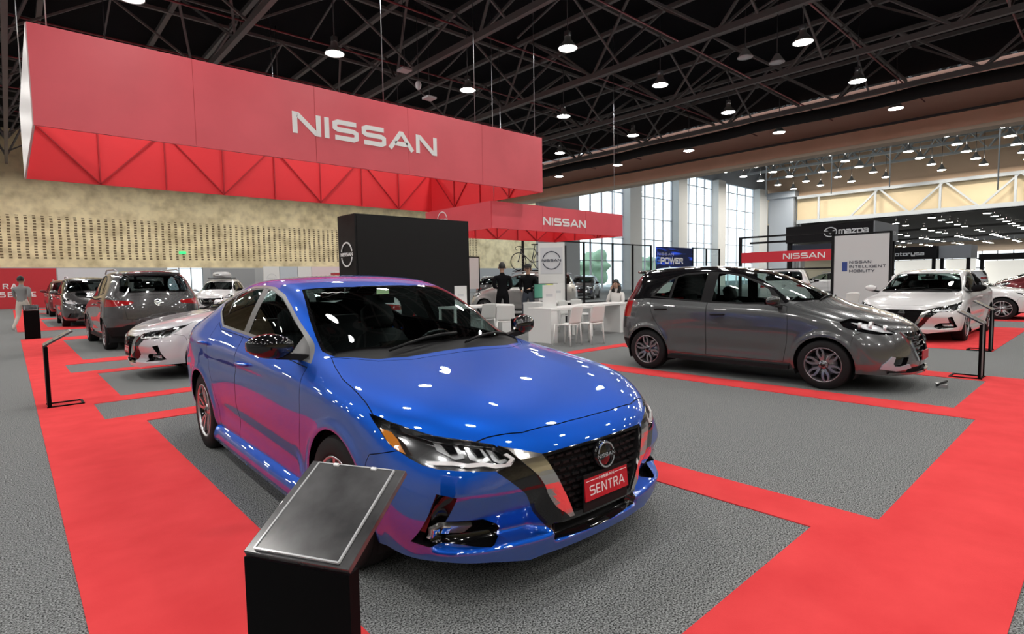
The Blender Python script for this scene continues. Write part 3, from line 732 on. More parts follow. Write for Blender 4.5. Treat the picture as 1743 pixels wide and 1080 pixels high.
# ---------------- hatchbacks and suvs ----------------
def colz(x, *p): return [q if len(q) == 3 else (x, q[0], q[1]) for q in p]
HATCH = {
 'cols': [
  colz(.5,(.50,.76,.20),(.53,.80,.32),(.47,.83,.52),(.33,.82,.74),(.50,.66,.775),(.64,.52,.765),(.72,.36,.76),(.765,.18,.765),(.78,0,.77)),
  colz(.36,(.77,.22),(.82,.32),(.85,.55),(.20,.835,.80),(.32,.72,.85),(.40,.56,.885),(.45,.38,.90),(.47,.19,.905),(.48,0,.905)),
  colz(0,(.77,.22),(.82,.33),(.855,.58),(-.05,.84,.86),(0,.755,.935),(.02,.60,.99),(.03,.42,1.01),(.04,.2,1.02),(.04,0,1.02)),
  colz(-.35,(.77,.22),(.80,.30),(.83,.58),(-.35,.835,.90),(-.40,.765,1.0),(-.36,.665,1.06),(-.22,.45,1.08),(-.14,.22,1.09),(-.12,0,1.09)),
  colz(-.70,(.77,.22),(.80,.30),(.83,.58),(.835,.92),(.775,1.015),(.725,1.14),(-.70,.64,1.275),(-.60,.32,1.30),(-.57,0,1.31)),
  colz(-1.05,(.77,.22),(.80,.30),(.83,.58),(.835,.935),(.78,1.025),(.72,1.25),(-1.08,.62,1.445),(-1.0,.31,1.475),(-.98,0,1.48)),
  colz(-1.5,(.77,.22),(.80,.30),(.83,.58),(.84,.945),(.785,1.035),(.72,1.29),(.625,1.52),(.31,1.552),(0,1.555)),
  colz(-2.0,(.77,.22),(.81,.31),(.84,.59),(.845,.96),(.79,1.055),(.72,1.29),(.62,1.515),(.31,1.555),(0,1.56)),
  colz(-2.45,(.78,.22),(.83,.34),(.87,.60),(.855,.98),(.79,1.085),(.71,1.29),(-2.48,.59,1.49),(-2.50,.30,1.545),(-2.50,0,1.55)),
  colz(-2.76,(-2.72,.78,.26),(-2.74,.83,.40),(.855,.62),(.815,1.0),(.75,1.10),(-2.74,.67,1.28),(-2.78,.57,1.46),(-2.86,.29,1.525),(-2.88,0,1.53)),
  colz(-2.9,(-2.88,.72,.28),(-2.95,.75,.42),(-2.98,.76,.64),(-2.93,.72,.97),(-2.94,.66,1.06),(-2.99,.52,1.07),(-3.02,.36,1.08),(-3.04,.18,1.08),(-3.045,0,1.08))],
 'front': [[(.68,.63,.20),(.76,.50,.19),(.81,.34,.18),(.835,.17,.18),(.84,0,.18)], [(.70,.66,.33),(.78,.52,.33),(.83,.35,.33),(.855,.18,.33),(.86,0,.33)], [(.66,.67,.54),(.75,.52,.57),(.81,.35,.58),(.84,.18,.585),(.85,0,.585)]],
 'rear': [[(-2.97,.60,.28),(-3.02,.46,.28),(-3.05,.32,.28),(-3.06,.16,.28),(-3.065,0,.28)], [(-3.03,.62,.45),(-3.08,.48,.45),(-3.11,.32,.45),(-3.12,.16,.45),(-3.12,0,.45)], [(-3.02,.62,.75),(-3.07,.47,.76),(-3.09,.32,.76),(-3.10,.16,.76),(-3.10,0,.76)]],
 'crease': [(3, 1, 9, .25), (6, 3, 8, .25), (1, 0, 10, .3), (4, 3, 8, .4)], 'cab': (-.45, -1.2, -1.95, .32, .66), 'dashz': .98, 'rvm': (-.95, 1.35), 'axles': (0, -2.45), 'r': .30, 'lat': .83}
def hatch_disp(co):
    x, y, z = co[:, 0], co[:, 1], co[:, 2]; s = np.sign(y); a = np.abs(y)
    for ax in (0., -2.45):
        d = np.hypot(x-ax, z-.30); co[:, 1] += s*np.exp(-((d-.36)/.04)**2)*np.clip((a-.65)/.1, 0, 1)*.018
    g = np.exp(-((z-.42)/.09)**2)*np.clip((-.45-x)/.15, 0, 1)*np.clip((x+2.1)/.15, 0, 1)*np.clip((a-.65)/.1, 0, 1)
    co[:, 1] -= s*g*.016
    return co
HATCH['disp'] = hatch_disp
def scaled(pts, sx, sy): return [(x*sx, y*sy) for x, y in pts]
def make_hatch(name, label, loc, rot, P, level, cat='car', scale=(1, 1, 1), style='six', rim=None, roofm=None, suv=False, tag_front='march', rails=False, gray_trim=None):
    me = body_dense(HATCH, level); C = Cutter(me, {2: .12, 3: .07, 4: .04}[level])
    cabs = lambda c, n: abs(n.y) > .3; up = lambda c, n: n.z > .1 and c.z > .7
    for ax in (0., -2.45): C.cut('side', arch_polys(ax, .30, .345, 26), 'hole', lambda c, n: abs(c.y) > .5)
    C.cut('front', [(-.1,.05),(-.1,.2),(.9,.225),(.9,.05)], 'hole', lambda c, n: c.x > .33)
    if roofm: C.cut('side', [(-.36,1.13),(-.47,1.035),(-1.0,1.015),(-1.5,1.03),(-2.1,1.065),(-2.45,1.075),(-2.72,1.06),(-3.3,1.08),(-3.3,1.8),(-.9,1.8),(-.9,1.56),(-.05,1.12)], 'roof', lambda c, n: True)
    bd = ('body', 'roof')
    C.panel('top', [(-.12,-.06),(-.15,.40),(-.30,.62),(-.42,.69),(-.70,.615),(-1.02,.55),(-.97,.25),(-.95,-.06)], 'windshield', .018, up, bd, 'glass_band')
    C.panel(lambda p: (abs(p[1]), p[2]), [(-.06,1.12),(.50,1.10),(.60,1.13),(.56,1.38),(.48,1.435),(-.06,1.45)], 'rear_window', .018, lambda c, n: c.x < -2.6 and n.x < -.2, bd, 'rear_band')
    DLO = [(-.48,1.035),(-.66,1.205),(-.85,1.32),(-1.08,1.41),(-1.30,1.45),(-1.60,1.462),(-1.90,1.445),(-2.12,1.38),(-2.26,1.28),(-2.42,1.10),(-2.1,1.072),(-1.5,1.035),(-1.0,1.02)]
    C.cut('side', DLO, 'pillar', cabs, bd)
    C.cut('side', [(-.60,1.045),(-.71,1.21),(-.87,1.30),(-1.08,1.385),(-1.30,1.427),(-1.40,1.432),(-1.44,1.05),(-1.0,1.035)], 'front_side_glass', cabs, ('pillar',))
    C.cut('side', [(-1.60,1.055),(-1.56,1.438),(-1.90,1.42),(-2.02,1.39),(-2.07,1.085)], 'rear_side_glass', cabs, ('pillar',))
    C.cut('side', [(-2.11,1.095),(-2.06,1.375),(-2.12,1.35),(-2.24,1.265),(-2.36,1.115)], 'quarter_glass', cabs, ('pillar',))
    C.cut('fa', [(60,83),(52,87),(45,85.5),(37,81),(33,76),(27.5,71),(31,68),(38,68.5),(44,70),(52,73),(58,77)], 'head_light', lambda c, n: c.x > .1, ('body',))
    C.panel('top', [(.735,-.06),(.72,.30),(.66,.45),(.52,.60),(.36,.70),(.22,.74),(-.06,.745),(-.38,.72),(-.20,.55),(-.10,.35),(-.08,-.06)], 'hood', .004, lambda c, n: n.z > .15 and c.x > -.6)
    fr = lambda c, n: c.x > .3
    C.cut('front', [(-.06,.70),(.28,.70),(.44,.70),(.40,.60),(.33,.46),(.24,.36),(-.06,.35)], 'grille', fr, ('body',))
    C.cut('front', [(-.06,.30),(.45,.30),(.50,.235),(-.06,.225)], 'intake', fr, ('body',))
    C.cut('front', [(.44,.42),(.66,.44),(.73,.30),(.58,.28),(.50,.32)], 'fog_recess', fr, ('body',))
    C.panel('side', [(.30,.60),(.32,.68),(.42,.72),(.60,.72),(.72,.76),(1.0,.76),(1,.1),(.25,.1)], 'front_bumper', .004, fr)
    rr = lambda c, n: c.x < -2.6
    C.cut('ra', [(72.5,79),(56,79),(52,90),(60,103),(73.5,104)] if not suv else [(78,84),(60,85),(40,88),(36,92),(40,95),(60,97),(78,99),(81,92)], 'tail_light', rr, ('body',))
    C.panel('front', [(-.06,1.06),(.56,1.06),(.60,.95),(.55,.80),(.52,.60),(-.06,.60)], 'tailgate', .005, lambda c, n: c.x < -2.6 and n.x < -.3)
    C.cut('front', [(-.06,.2),(-.06,.50),(.5,.50),(.62,.46),(1,.44),(1,.2)], 'diffuser', rr, ('body',))
    sd = lambda c, n: abs(n.y) > .25 and abs(c.y) > .5
    C.panel('side', [(-.47,.29),(-.42,.55),(-.41,.80),(-.44,1.0),(-.52,1.02),(-1.5,1.035),(-1.505,.6),(-1.52,.29)], 'front_door', .0045, sd)
    C.panel('side', [(-1.522,.29),(-1.508,.6),(-1.502,1.035),(-2.1,1.075),(-2.40,1.10),(-2.40,.95),(-2.34,.80),(-2.19,.58),(-2.12,.45),(-2.10,.29)], 'rear_door', .0045, sd)
    bvh = C.bvh; C.finish(); root = empty(name, loc, rot, label, cat); root.scale = scale
    GLS = glass('window_glass'); GLD = glass('privacy_glass', (.12, .13, .13)); CL = glass('lamp_lens', (.92, .93, .94)); RED = mat('tail_red', (.35, .008, .01), .1, coat=1)
    pt = C.part; trim = gray_trim or BLACK
    pt('body', 'body_shell', P, root); pt('roof', 'roof', roofm, root) if roofm else None
    pt('hood', 'hood', P, root); pt('front_bumper', 'front_bumper', P, root); pt('tailgate', 'tailgate', P, root); pt('diffuser', 'rear_valance', trim, root)
    pt('gap', 'panel_gap', BLACK, root, depth=.008, wall=True); pt('glass_band', 'windshield_seal', GLOSS, root); pt('rear_band', 'rear_window_seal', GLOSS, root)
    for s in (1, -1):
        pt('front_door', 'front_door', P, root, s); pt('rear_door', 'rear_door', P, root, s); pt('pillar', 'pillar_trim', BLACK, root, s)
        pt('front_side_glass', 'front_side_glass', GLS, root, s, depth=.006)
        for k in ('rear_side_glass', 'quarter_glass'): pt(k, k, GLD if suv else GLS, root, s, depth=.006)
        h = pt('head_light', 'head_light', CL, root, s)
        if h:
            pt('head_light', 'lamp_housing', mat('lamp_bezel', (.16, .16, .165), .15, .8) if suv else GLOSS, h, s, depth=.04, wall=True)
            mb = MB(); stick(mb, bvh, 'front', [(s*q, w) for q, w in [(.74,.835),(.64,.815),(.54,.775),(.43,.72),(.50,.705),(.62,.72),(.73,.76)]], -.026, .008, mat('lamp_white', (.85, .86, .88), .25, .35))
            for (a, b, r) in ((.63, .785, .05), (.53, .748, .045), (.71, .79, .035)):
                p, n = hit(bvh, 'front', s*a, b)
                if p: mb.lathe([(r, -.02), (r, .012), (r*.8, .012), (r*.5, -.01), (0, -.015)], mat('lamp_white', (.85, .86, .88), .25, .35), 14, 'x', c=p+Vector((-.035, 0, 0)))
            if mb.v: mb.build('reflector', h)
        pt('fog_recess', 'fog_recess', GLOSS, root, s, depth=.03, wall=True)
        t = pt('tail_light', 'tail_light', RED, root, s)
        mb = MB(); handle(mb, bvh, -2.30, .915, s, BLACK if not suv else P, .18); mb.build('door_handle', root)
        mb = MB(); handle(mb, bvh, -1.42, .865, s, BLACK if not suv else P, .18); mb.build('door_handle', root)
        mirror(root, -.52, .965, 1.065, s, roofm or P, .9)
        mb = MB()
        if tag_front == 'march':
            stick(mb, bvh, 'front', [(s*a, b) for a, b in [(.42,.30),(.62,.275),(.74,.30),(.735,.345),(.66,.44),(.63,.43),(.655,.36),(.64,.33),(.58,.325),(.46,.345)]], -.002, .02, mat('satin_silver', (.48, .49, .56), .35, .4))
            stick(mb, bvh, 'front', [(s*a, b) for a, b in [(.445,.705),(.40,.60),(.33,.46),(.24,.36),(.20,.36),(.295,.47),(.36,.60),(.405,.69)]], -.002, .016, CHROME)
            stick(mb, bvh, 'front', [(0, .245), (0, .215), (s*.45, .225), (s*.68, .245), (s*.68, .265), (s*.45, .25)], .0, .03, P)
        else:
            stick(mb, bvh, 'front', [(s*a, b) for a, b in [(.46,.72),(.40,.56),(.30,.44),(.0,.41),(.0,.375),(.33,.40),(.45,.53),(.52,.70)]], -.002, .018, CHROME if suv else CHROME)
        mb.build('front_trim', root)
        mb = MB(); mb.bar((-.40, s*.80, .225), (-2.10, s*.80, .225), .05, .05, trim); mb.build('side_sill', root)
        if rails:
            mb = MB(); mb.tube([(-1.0, s*.56, 1.50), (-1.2, s*.56, 1.575), (-2.2, s*.56, 1.57), (-2.5, s*.54, 1.51)], .015, SILVER, 8); mb.build('roof_rail', root)
    pt('windshield', 'windshield', GLS, root); pt('rear_window', 'rear_window', GLD if suv else GLS, root)
    g = pt('grille', 'grille', GLOSS, root, depth=.04, wall=True); pt('intake', 'lower_intake', BLACK, root, depth=.03, wall=True)
    mb = MB()
    for z in (.40, .46, .52, .58, .64):
        w = .2+(z-.36)*.55
        for i in range(12):
            a = -w+2*w*i/12; p, n = hit(bvh, 'front', a, z); q, n = hit(bvh, 'front', a+2*w/12, z)
            if p and q: mb.bar(p+Vector((-.02, 0, 0)), q+Vector((-.02, 0, 0)), .012, .014, GLOSS)
    if g: mb.build('grille_mesh', g)
    for sd_, x in (('front', 0), ('rear', 0)):
        z = .60 if sd_ == 'front' else .92
        p, n = hit(bvh, sd_, 0, z)
        M = frame(p+(Vector((.02, 0, 0)) if sd_ == 'front' else Vector((-.01, 0, 0))), (0, 1 if sd_ == 'front' else -1, 0), (-.1 if sd_ == 'front' else .15, 0, 1))
        mb = MB(); badge_mb(mb, .055, M, CHROME, .012, .16); mb.build('emblem', root)
    mb = MB(); mb.tube([(-2.70, -.50, 1.475), (-2.84, -.44, 1.475), (-2.88, 0, 1.495), (-2.84, .44, 1.475), (-2.70, .50, 1.475)], .022, roofm or P, 8); mb.build('roof_spoiler', root)
    mb = MB()
    for a, b in (((-.14, -.45), (-.16, .10)), ((-.12, .08), (-.24, .55))):
        pts = [hit(bvh, 'top', a[0]+(b[0]-a[0])*t, a[1]+(b[1]-a[1])*t)[0]+Vector((-.02, 0, .018)) for t in (0, .25, .5, .75, 1)]
        mb.tube(pts, .009, BLACK, 6)
    mb.build('wiper', root)
    interior(root, HATCH); underbody(root, -2.7, .5, .2, .34, .52)
    for ax in (0, -2.45):
        for s in (1, -1):
            wheel(root, ax, s*.835, .30, .19, .212, style, rim or DGREY, rim or SILVER); liner(root, ax, s*.80, .30, .352)
    return root, bvh
# ---------------- the hall ----------------
LAMP = mat('lamp_lens_lit', (1, .97, .92), .5, emis=115, ecol=(1, .965, .92))
floor_m = noise_col(mat('grey_carpet', (.14, .15, .15), .95, spec=.1), 130, (.018, .019, .02), (.36, .375, .375), .36, .66, 2, .15, 160)
red_m = noise_col(mat('red_carpet', (.7, .05, .055), .95, spec=.1), 3, (.68, .050, .055), (.78, .068, .072), .3, .7, 6, .15, 200)
roof_m = mat('roof_deck', (.006, .006, .008), .9, spec=.1)
steel_m = mat('truss_steel', (.15, .145, .145), .6); steel_l = mat('truss_steel_pale', (.42, .45, .48), .5)
redpipe = mat('red_pipe', (.22, .035, .045), .5)
brown_m = noise_col(mat('brown_plaster', (.5, .27, .18), .85), .6, (.78, .44, .31), (.92, .54, .40), .2, .8)
soffit_m = mat('tan_soffit', (.62, .50, .40), .8)
beige_m = mat('beige_panel', (.66, .54, .36), .7)
grey_w = mat('concrete', (.42, .43, .44), .8)
def brickwall():
    m = noise_col(mat('brick_wall', (.6, .5, .3), .85), 1.2, (.50, .40, .22), (.95, .82, .52), .2, .62, 8)
    N, L, b = nodes(m)
    tc = N.new('ShaderNodeTexCoord'); mp = N.new('ShaderNodeSeparateXYZ'); L.new(tc.outputs['Object'], mp.inputs[0])
    def M(op, a, b_=None):
        n = N.new('ShaderNodeMath'); n.operation = op
        for k, v in ((0, a), (1, b_)):
            if v is None: continue
            if isinstance(v, (int, float)): n.inputs[k].default_value = v
            else: L.new(v, n.inputs[k])
        return n.outputs[0]
    row = M('FLOOR', M('DIVIDE', mp.outputs[2], .2))
    u = M('ADD', M('DIVIDE', mp.outputs[0], .46), M('MULTIPLY', M('SINE', M('MULTIPLY', row, 7.3)), .03))
    fx = M('FRACT', u); fz = M('FRACT', M('DIVIDE', mp.outputs[2], .2))
    a = M('MULTIPLY', M('GREATER_THAN', fx, .34), M('LESS_THAN', fx, .72)); c = M('MULTIPLY', M('GREATER_THAN', fz, .22), M('LESS_THAN', fz, .85))
    zr = M('MULTIPLY', M('GREATER_THAN', mp.outputs[2], 3.42), M('LESS_THAN', mp.outputs[2], 6.5))
    xr = M('LESS_THAN', mp.outputs[0], 42.)
    f = M('MULTIPLY', M('MULTIPLY', M('MULTIPLY', a, c), zr), xr)
    f = M('MULTIPLY', f, .88)
    mx = N.new('ShaderNodeMix'); mx.data_type = 'RGBA'; src = b.inputs['Base Color'].links[0].from_socket
    L.new(f, mx.inputs[0]); L.new(src, mx.inputs[6]); mx.inputs[7].default_value = (.10, .055, .02, 1); L.new(mx.outputs[2], b.inputs['Base Color'])
    return m
brick_m = brickwall()
def slab(name, x0, x1, y0, y1, z0, z1, m, kind='structure', parent=None):
    mb = MB(); mb.box(((x0+x1)/2, (y0+y1)/2, (z0+z1)/2), (abs(x1-x0), abs(y1-y0), abs(z1-z0)), m); return mb.build(name, parent, kind=kind)
slab('floor', -22, 246, -26, 52.4, -.1, 0, floor_m); slab('floor_third_hall', 92, 246, 52.4, 72, -.1, 0, floor_m)
slab('ceiling', -22, 38, -26, 52.4, 12.4, 12.6, roof_m)
slab('ceiling_far_hall', 38.6, 92, -26, 38.4, 18.6, 18.8, mat('roof_deck_grey', (.05, .05, .055), .9))
mb = MB(); mb.prism([(92, -26), (246, -26), (246, 72), (92, 40)], Matrix.Translation((0, 0, 11.9)), .2, mat('roof_deck_dim', (.05, .051, .054), .9)); mb.build('ceiling_third_hall', kind='structure')
mb = MB(); mb.bar((92, 40, 6), (246, 72, 6), .3, 12, mat('concrete', (.42, .43, .44), .8)); mb.build('wall_third_side', kind='structure')
slab('wall_near', -22, 38, -26.4, -26, 0, 12.4, brick_m)
slab('wall_left', -22.4, -22, -26, 52.4, 0, 12.4, grey_w)
slab('wall_far_hall_near', 38.6, 246, -26.4, -26, 0, 18.6, grey_w)
# back wall: brick over a low glazed band
slab('wall_back', -22, 52, 52, 52.4, 2.82, 12.4, brick_m)
slab('wall_back_base', -22, 9.6, 52, 52.4, 0, 2.82, grey_w); slab('wall_back_base_mid', 12.2, 52, 52, 52.4, 0, 2.82, grey_w)
wg = glass('hall_glass', (.82, .90, .92)); wf = mat('window_mullion', (.12, .13, .14), .5)
def window(n, x0, x1, y, z0, z1, nx, zs, th=.08, parent_kind='structure'):
    e = MB()
    for i in range(nx+1):
        x = x0+(x1-x0)*i/nx; e.box((x, y, (z0+z1)/2), (th*1.2, th, z1-z0), mat('pale_mullion', (.62, .65, .72), .6) if n != 1 else wf)
    for z in zs: e.box(((x0+x1)/2, y, z), (x1-x0, th*.7, th*.6), mat('grey_transom', (.22, .24, .27), .5))
    o = e.build('window_%d' % n, kind='structure')
    g = MB(); g.add([(x0, y+.02, z0), (x1, y+.02, z0), (x1, y+.02, z1), (x0, y+.02, z1)], [(0, 1, 2, 3)], wg); g.build('window_pane', o)
    return o
window(1, 9.6, 12.2, 52.2, 0, 2.82, 3, (2.75, .9), .06)
# tall window wall of the next hall
slab('wall_window_left', 38.6, 44.7, 38.4, 38.8, 0, 18.6, grey_w)
bays = [(44.7, 52.5), (54.8, 62.7), (64.8, 72.9), (75.0, 85.8)]
for i, (a, b) in enumerate(bays):
    window(i+2, a, b, 38.6, 0.1, 14.6, 4, (3.3, 5.9, 8.4, 11.0, 13.4), .14)
slab('wall_window_lintel', 44.7, 92, 38.4, 38.8, 14.6, 18.6, mat('blue_grey_plaster', (.28, .31, .36), .8))
for i, (a, b) in enumerate(((52.5, 54.8), (62.7, 64.8), (72.9, 75.0), (85.8, 88.6))):
    slab('pillar_%d' % (i+1), a, b, 37.6, 38.8, 0, 14.6, mat('pale_concrete', (.62, .63, .63), .8))
# big column where the halls meet
mb = MB(); mb.box((90.3, 35.6, 6.6), (3.2, 3.6, 13.2), mat('blue_grey_steel', (.36, .40, .46), .5)); mb.box((90.3, 35.6, 13.6), (4.2, 4.4, .9), mat('blue_grey_steel', (.3, .3, .3)))
for k in (-1.0, -.3, .5): mb.box((90.3+k, 33.75, 6.6), (.25, .12, 13.2), wf)
mb.build('pillar_5', kind='structure')
# brown beam between the halls
mb = MB(); mb.box((38.3, 13, 9.45), (.9, 78, .80), brown_m); mb.box((38.3, 13, 8.95), (1.0, 78, .2), soffit_m); mb.box((38.55, 13, 11.1), (.3, 78, 2.6), mat('brown_wall_upper', (.60, .34, .26), .85)); mb.box((37.85, 13, 9.92), (.3, 78, .1), DGREY)  # one brown wall: lit look of the lower band put into its colour
mb.build('beam', kind='structure')
# fascia and truss at the far side of the second hall
slab('wall_far_fascia', 90, 90.4, -26, 38.4, 9.3, 13.2, beige_m); slab('wall_far_upper', 89.8, 90.4, -26, 38.4, 13.2, 18.6, mat('tan_plaster', (.66, .47, .33), .85))
def truss_x(name, label, y, x0, x1, zb, zt, step, w, m, group=None): pass
def long_truss(name, label, x, y0, y1, zb, zt, step, w, m, group=None, top_w=None, web=None, zig=True, off=0.):
    """truss running along y: bottom chord, top chord, each a part, webs as one part"""
    r = empty(name, (x, y0, zb), 0, label, 'roof truss', group); web = web or m
    a = MB(); a.bar((0, 0, 0), (0, y1-y0, 0), w, w*1.3, m); a.build('bottom_chord', r)
    for sx in ((-off, off) if off else (0,)):
        a = MB(); a.bar((sx, 0, zt-zb), (sx, y1-y0, zt-zb), top_w or w, (top_w or w), m); a.build('top_chord', r)
    a = MB(); n = int((y1-y0)/step)
    for i in range(n):
        ya, ym, yb = i*step, (i+.5)*step, (i+1)*step
        for sx in ((-off, off) if off else (0,)):
            a.bar((0, ya, 0), (sx, ym, zt-zb), w*.5, w*.5, web); a.bar((sx, ym, zt-zb), (0, yb, 0), w*.5, w*.5, web)
        if off: a.bar((-off, ym, zt-zb), (off, ym, zt-zb), w*.45, w*.45, web)
    a.build('web_bars', r)
    if name == 'long_girder':
        for i in range(9): a = MB(); a.bar((0, 4+7.2*i, .1), (0, 4+7.2*i, 3.5), .25, .25, m); a.build('post', r)
    return r
TL = ['over the far left aisle', 'above the left red walkway', 'above the black tower', 'over the small red canopy', 'over the glass partition', 'nearest the brown beam']
TRX = [-5.6, .4, 6.4, 12.8, 19, 25, 31]
TN = ['behind the left edge of the scene', 'above the left end of the large red canopy', 'passing over the left half of the large red canopy', 'passing over the right half of the large red canopy', 'above the small red canopy', 'third from the brown beam side, crossing the middle of the roof', 'closest to the brown beam']
for i, x in enumerate(TRX):
    long_truss('roof_truss', 'grey steel roof truss '+TN[i], x, -24, 51.6, 10.0, 12.1, 5.65, .17, steel_m, 'roof trusses of the near hall', off=1.1)
# cross members along x
for i in range(13):
    y = -21.2+5.65*i+1.4
    r = empty('cross_brace', (0, y, 10), 0, 'slender steel cross brace between the roof trusses', 'roof brace', 'cross braces under the dark roof')
    a = MB()
    for k in range(len(TRX)-1):
        x0, x1 = TRX[k], TRX[k+1]; xm = (x0+x1)/2
        a.bar((x0, 0, .05), (xm, 0, 2.0), .07, .07, steel_m); a.bar((xm, 0, 2.0), (x1, 0, .05), .07, .07, steel_m); a.bar((xm, 0, 2.0), (xm, 2.8, 1.2), .06, .06, steel_m)
    a.bar((-21.9, 0, 2.05), (37.6, 0, 2.05), .12, .12, steel_m); a.build('brace_bars', r)
for i in range(14):
    y = -20+4.6*i
    mb = MB(); mb.tube([(-22, y, 10.75), (37.8, y, 10.75)], .035, redpipe, 6); o = mb.build('sprinkler_pipe'); tag(o, 'thin red sprinkler pipe running across below the dark roof', 'pipe', 'red sprinkler pipes under the roof')
mb = MB(); pts = [(31.6, -24+76*i/40, 9.75-.12*abs(math.sin(i*.8))) for i in range(41)]; mb.tube(pts, .3, mat('black_fabric', (.008, .008, .009), .9), 12); tag(mb.build('fabric_duct'), 'thick black fabric tube slung along below the roof trusses', 'duct')
# lamps of the near hall
def lamp_proto(name, r, rod):
    e = empty(name, (0, 0, 0)); a = MB()
    a.lathe([(r*.35, .42), (r*.38, .30), (r*.95, .06), (r*1.05, .0), (r*1.0, 0), (r*.9, .05), (r*.3, .28)], mat('lamp_reflector', (.5, .5, .5), .35, .6), 16); a.box((0, 0, .5), (.18, .18, .2), DGREY); a.build('lamp_shade', e)
    a = MB(); a.tube([(0, 0, .6), (0, 0, .6+rod)], .02, DGREY, 6); a.build('drop_rod', e)
    a = MB(); n = 10; a.add([(r*.93*math.cos(2*PI*k/n), r*.93*math.sin(2*PI*k/n), .01) for k in range(n)], [tuple(reversed(range(n)))], LAMP); a.build('lens', e)
    return e
proto = lamp_proto('high_bay_lamp', .33, 2.29); first = True
for j in range(13):
    for i in range(9):
        x = -15+6.0*i; y = -14.8+5.65*j-(5.65 if False else 0)
        if y > 50: continue
        if (i, j) in ((5, 4), (4, 7), (2, 5)): pass
        o = proto if first else copy_tree(proto); first = False
        o.location = (x+random.uniform(-.1, .1), y, 9.5); tag(o, 'lit round high bay lamp hanging below the dark near hall roof', 'ceiling lamp', 'lit lamps of the near hall')
for (x, y, lab) in ((21.8, 10.2, 'left one of two unlit pale round lamps by the upper right trusses'), (23.3, 9.6, 'right one of two unlit pale round lamps by the upper right trusses')):
    mb = MB(); mb.lathe([(.05, .35), (.10, .3), (.28, .02), (.3, 0), (0, 0)], mat('unlit_lamp', (.6, .62, .65), .5), 16); mb.tube([(0, 0, .3), (0, 0, 2.48)], .02, DGREY, 6); o = mb.build('unlit_lamp', loc=(x, y, 9.9)); tag(o, lab, 'ceiling lamp')
for (x, y, z, lab) in ((11.6, 18.6, 9.4, 'flat pale wireless box left of the middle lamp over the red canopy'), (12.9, 18.9, 8.7, 'small flat pale box right of the dome camera over the red canopy')):
    mb = MB(); mb.box((0, 0, 0), (.42, .42, .08), mat('unlit_lamp')); mb.tube([(0, 0, .04), (0, 0, 12.3-z)], .012, DGREY, 6); o = mb.build('ceiling_sensor', loc=(x, y, z)); tag(o, lab, 'sensor')
mb = MB(); mb.tube([(0, 0, .2), (0, 0, 3.2)], .015, DGREY, 6); mb.lathe([(.09, .2), (.12, .1), (.10, -.02), (.05, -.09), (0, -.1)], mat('unlit_lamp'), 14); o = mb.build('dome_camera', loc=(12.2, 18.6, 8.9)); tag(o, 'pale dome security camera hanging over the large red canopy', 'camera')
# second hall lamps
L2 = mat('lamp_lens_far', (1, .93, .80), .5, emis=110, ecol=(1, .93, .82))
rodl = 4.58
p2 = empty('bell_lamp', (0, 0, 0)); a = MB(); a.lathe([(.1, .75), (.16, .5), (.42, .12), (.46, 0), (.42, 0), (.3, .15)], mat('lamp_reflector', (.5, .5, .5)), 14); a.tube([(0, 0, .7), (0, 0, rodl)], .03, DGREY, 5); a.build('lamp_shade', p2)
a = MB(); a.add([(.43*math.cos(2*PI*k/10), .43*math.sin(2*PI*k/10), -.01) for k in range(10)], [tuple(reversed(range(10)))], L2); a.build('lens', p2); first = True
for x in (65.2, 70.2, 75.2, 80.8, 86.2):
    for y in (3.4, 7.5, 11.4, 15.4, 21.3, 25.3, 29.2, 32.9):
        if (x, y) in ((75.2, 3.4), (65.2, 15.4), (70.2, 25.3)): continue
        o = p2 if first else copy_tree(p2); first = False; o.location = (x, y, 14.0); tag(o, 'warm bell shaped lamp lit under the second hall roof', 'ceiling lamp', 'bell lamps of the second hall')
for k, x in enumerate((48, 56, 64, 72, 80, 87)):
    long_truss('far_truss', 'pale grey roof truss of the second hall', x, -24, 37.6, 16.0, 18.2, 3.2, .24, steel_l, 'pale trusses of the second hall', off=.9)
long_truss('long_girder', 'long pale girder truss in front of the beige far fascia', 89.2, -24, 33.4, 9.35, 13.0, 7.2, .42, steel_l)
for (y, x, z0) in ((7.0, 60, 8.0), (20.0, 62, 9.5), (15, 62, 9.5), (26.5, 62, 10)):
    mb = MB(); mb.tube([(x, y, z0), (x, y, 18.6)], .05, steel_l, 6); tag(mb.build('hanging_rod'), 'thin pale rod hanging from the second hall roof', 'rod', 'rods hanging in the second hall')
# third hall lamps
p3 = empty('small_bell_lamp', (0, 0, 0)); a = MB(); a.lathe([(.1, .6), (.5, .1), (.55, 0)], mat('lamp_reflector', (.5, .5, .5)), 10); a.tube([(0, 0, .55), (0, 0, 1.19)], .03, DGREY, 5); a.build('lamp_shade', p3)
a = MB(); a.add([(.52*math.cos(2*PI*k/8), .52*math.sin(2*PI*k/8), -.01) for k in range(8)], [tuple(reversed(range(8)))], L2); a.build('lens', p3); first = True
for x in (117, 124.5, 131.5, 139, 146.5, 153.5, 161, 168, 182.5, 188.5, 195, 202, 210.5, 225, 232.5, 239):
    for y in (14.8, 22, 28.9, 36.5, 45, 52.7):
        if y*1.0 > x*.235: continue
        if (x, y) in ((139, 28.9), (153.5, 22)): continue
        o = p3 if first else copy_tree(p3); first = False; o.location = (x, y, 10.7); tag(o, 'small bright lamp in the rows under the distant third hall roof', 'ceiling lamp', 'lamps of the distant third hall')
for k, x in enumerate((110, 150, 190)):
    mb = MB(); mb.bar((x, -26, 10.9), (x, 40+(x-92)*.2, 10.9), .5, .5, DGREY); tag(mb.build('roof_girder'), 'dark girder across the distant third hall roof', 'girder', 'dark girders of the third hall')
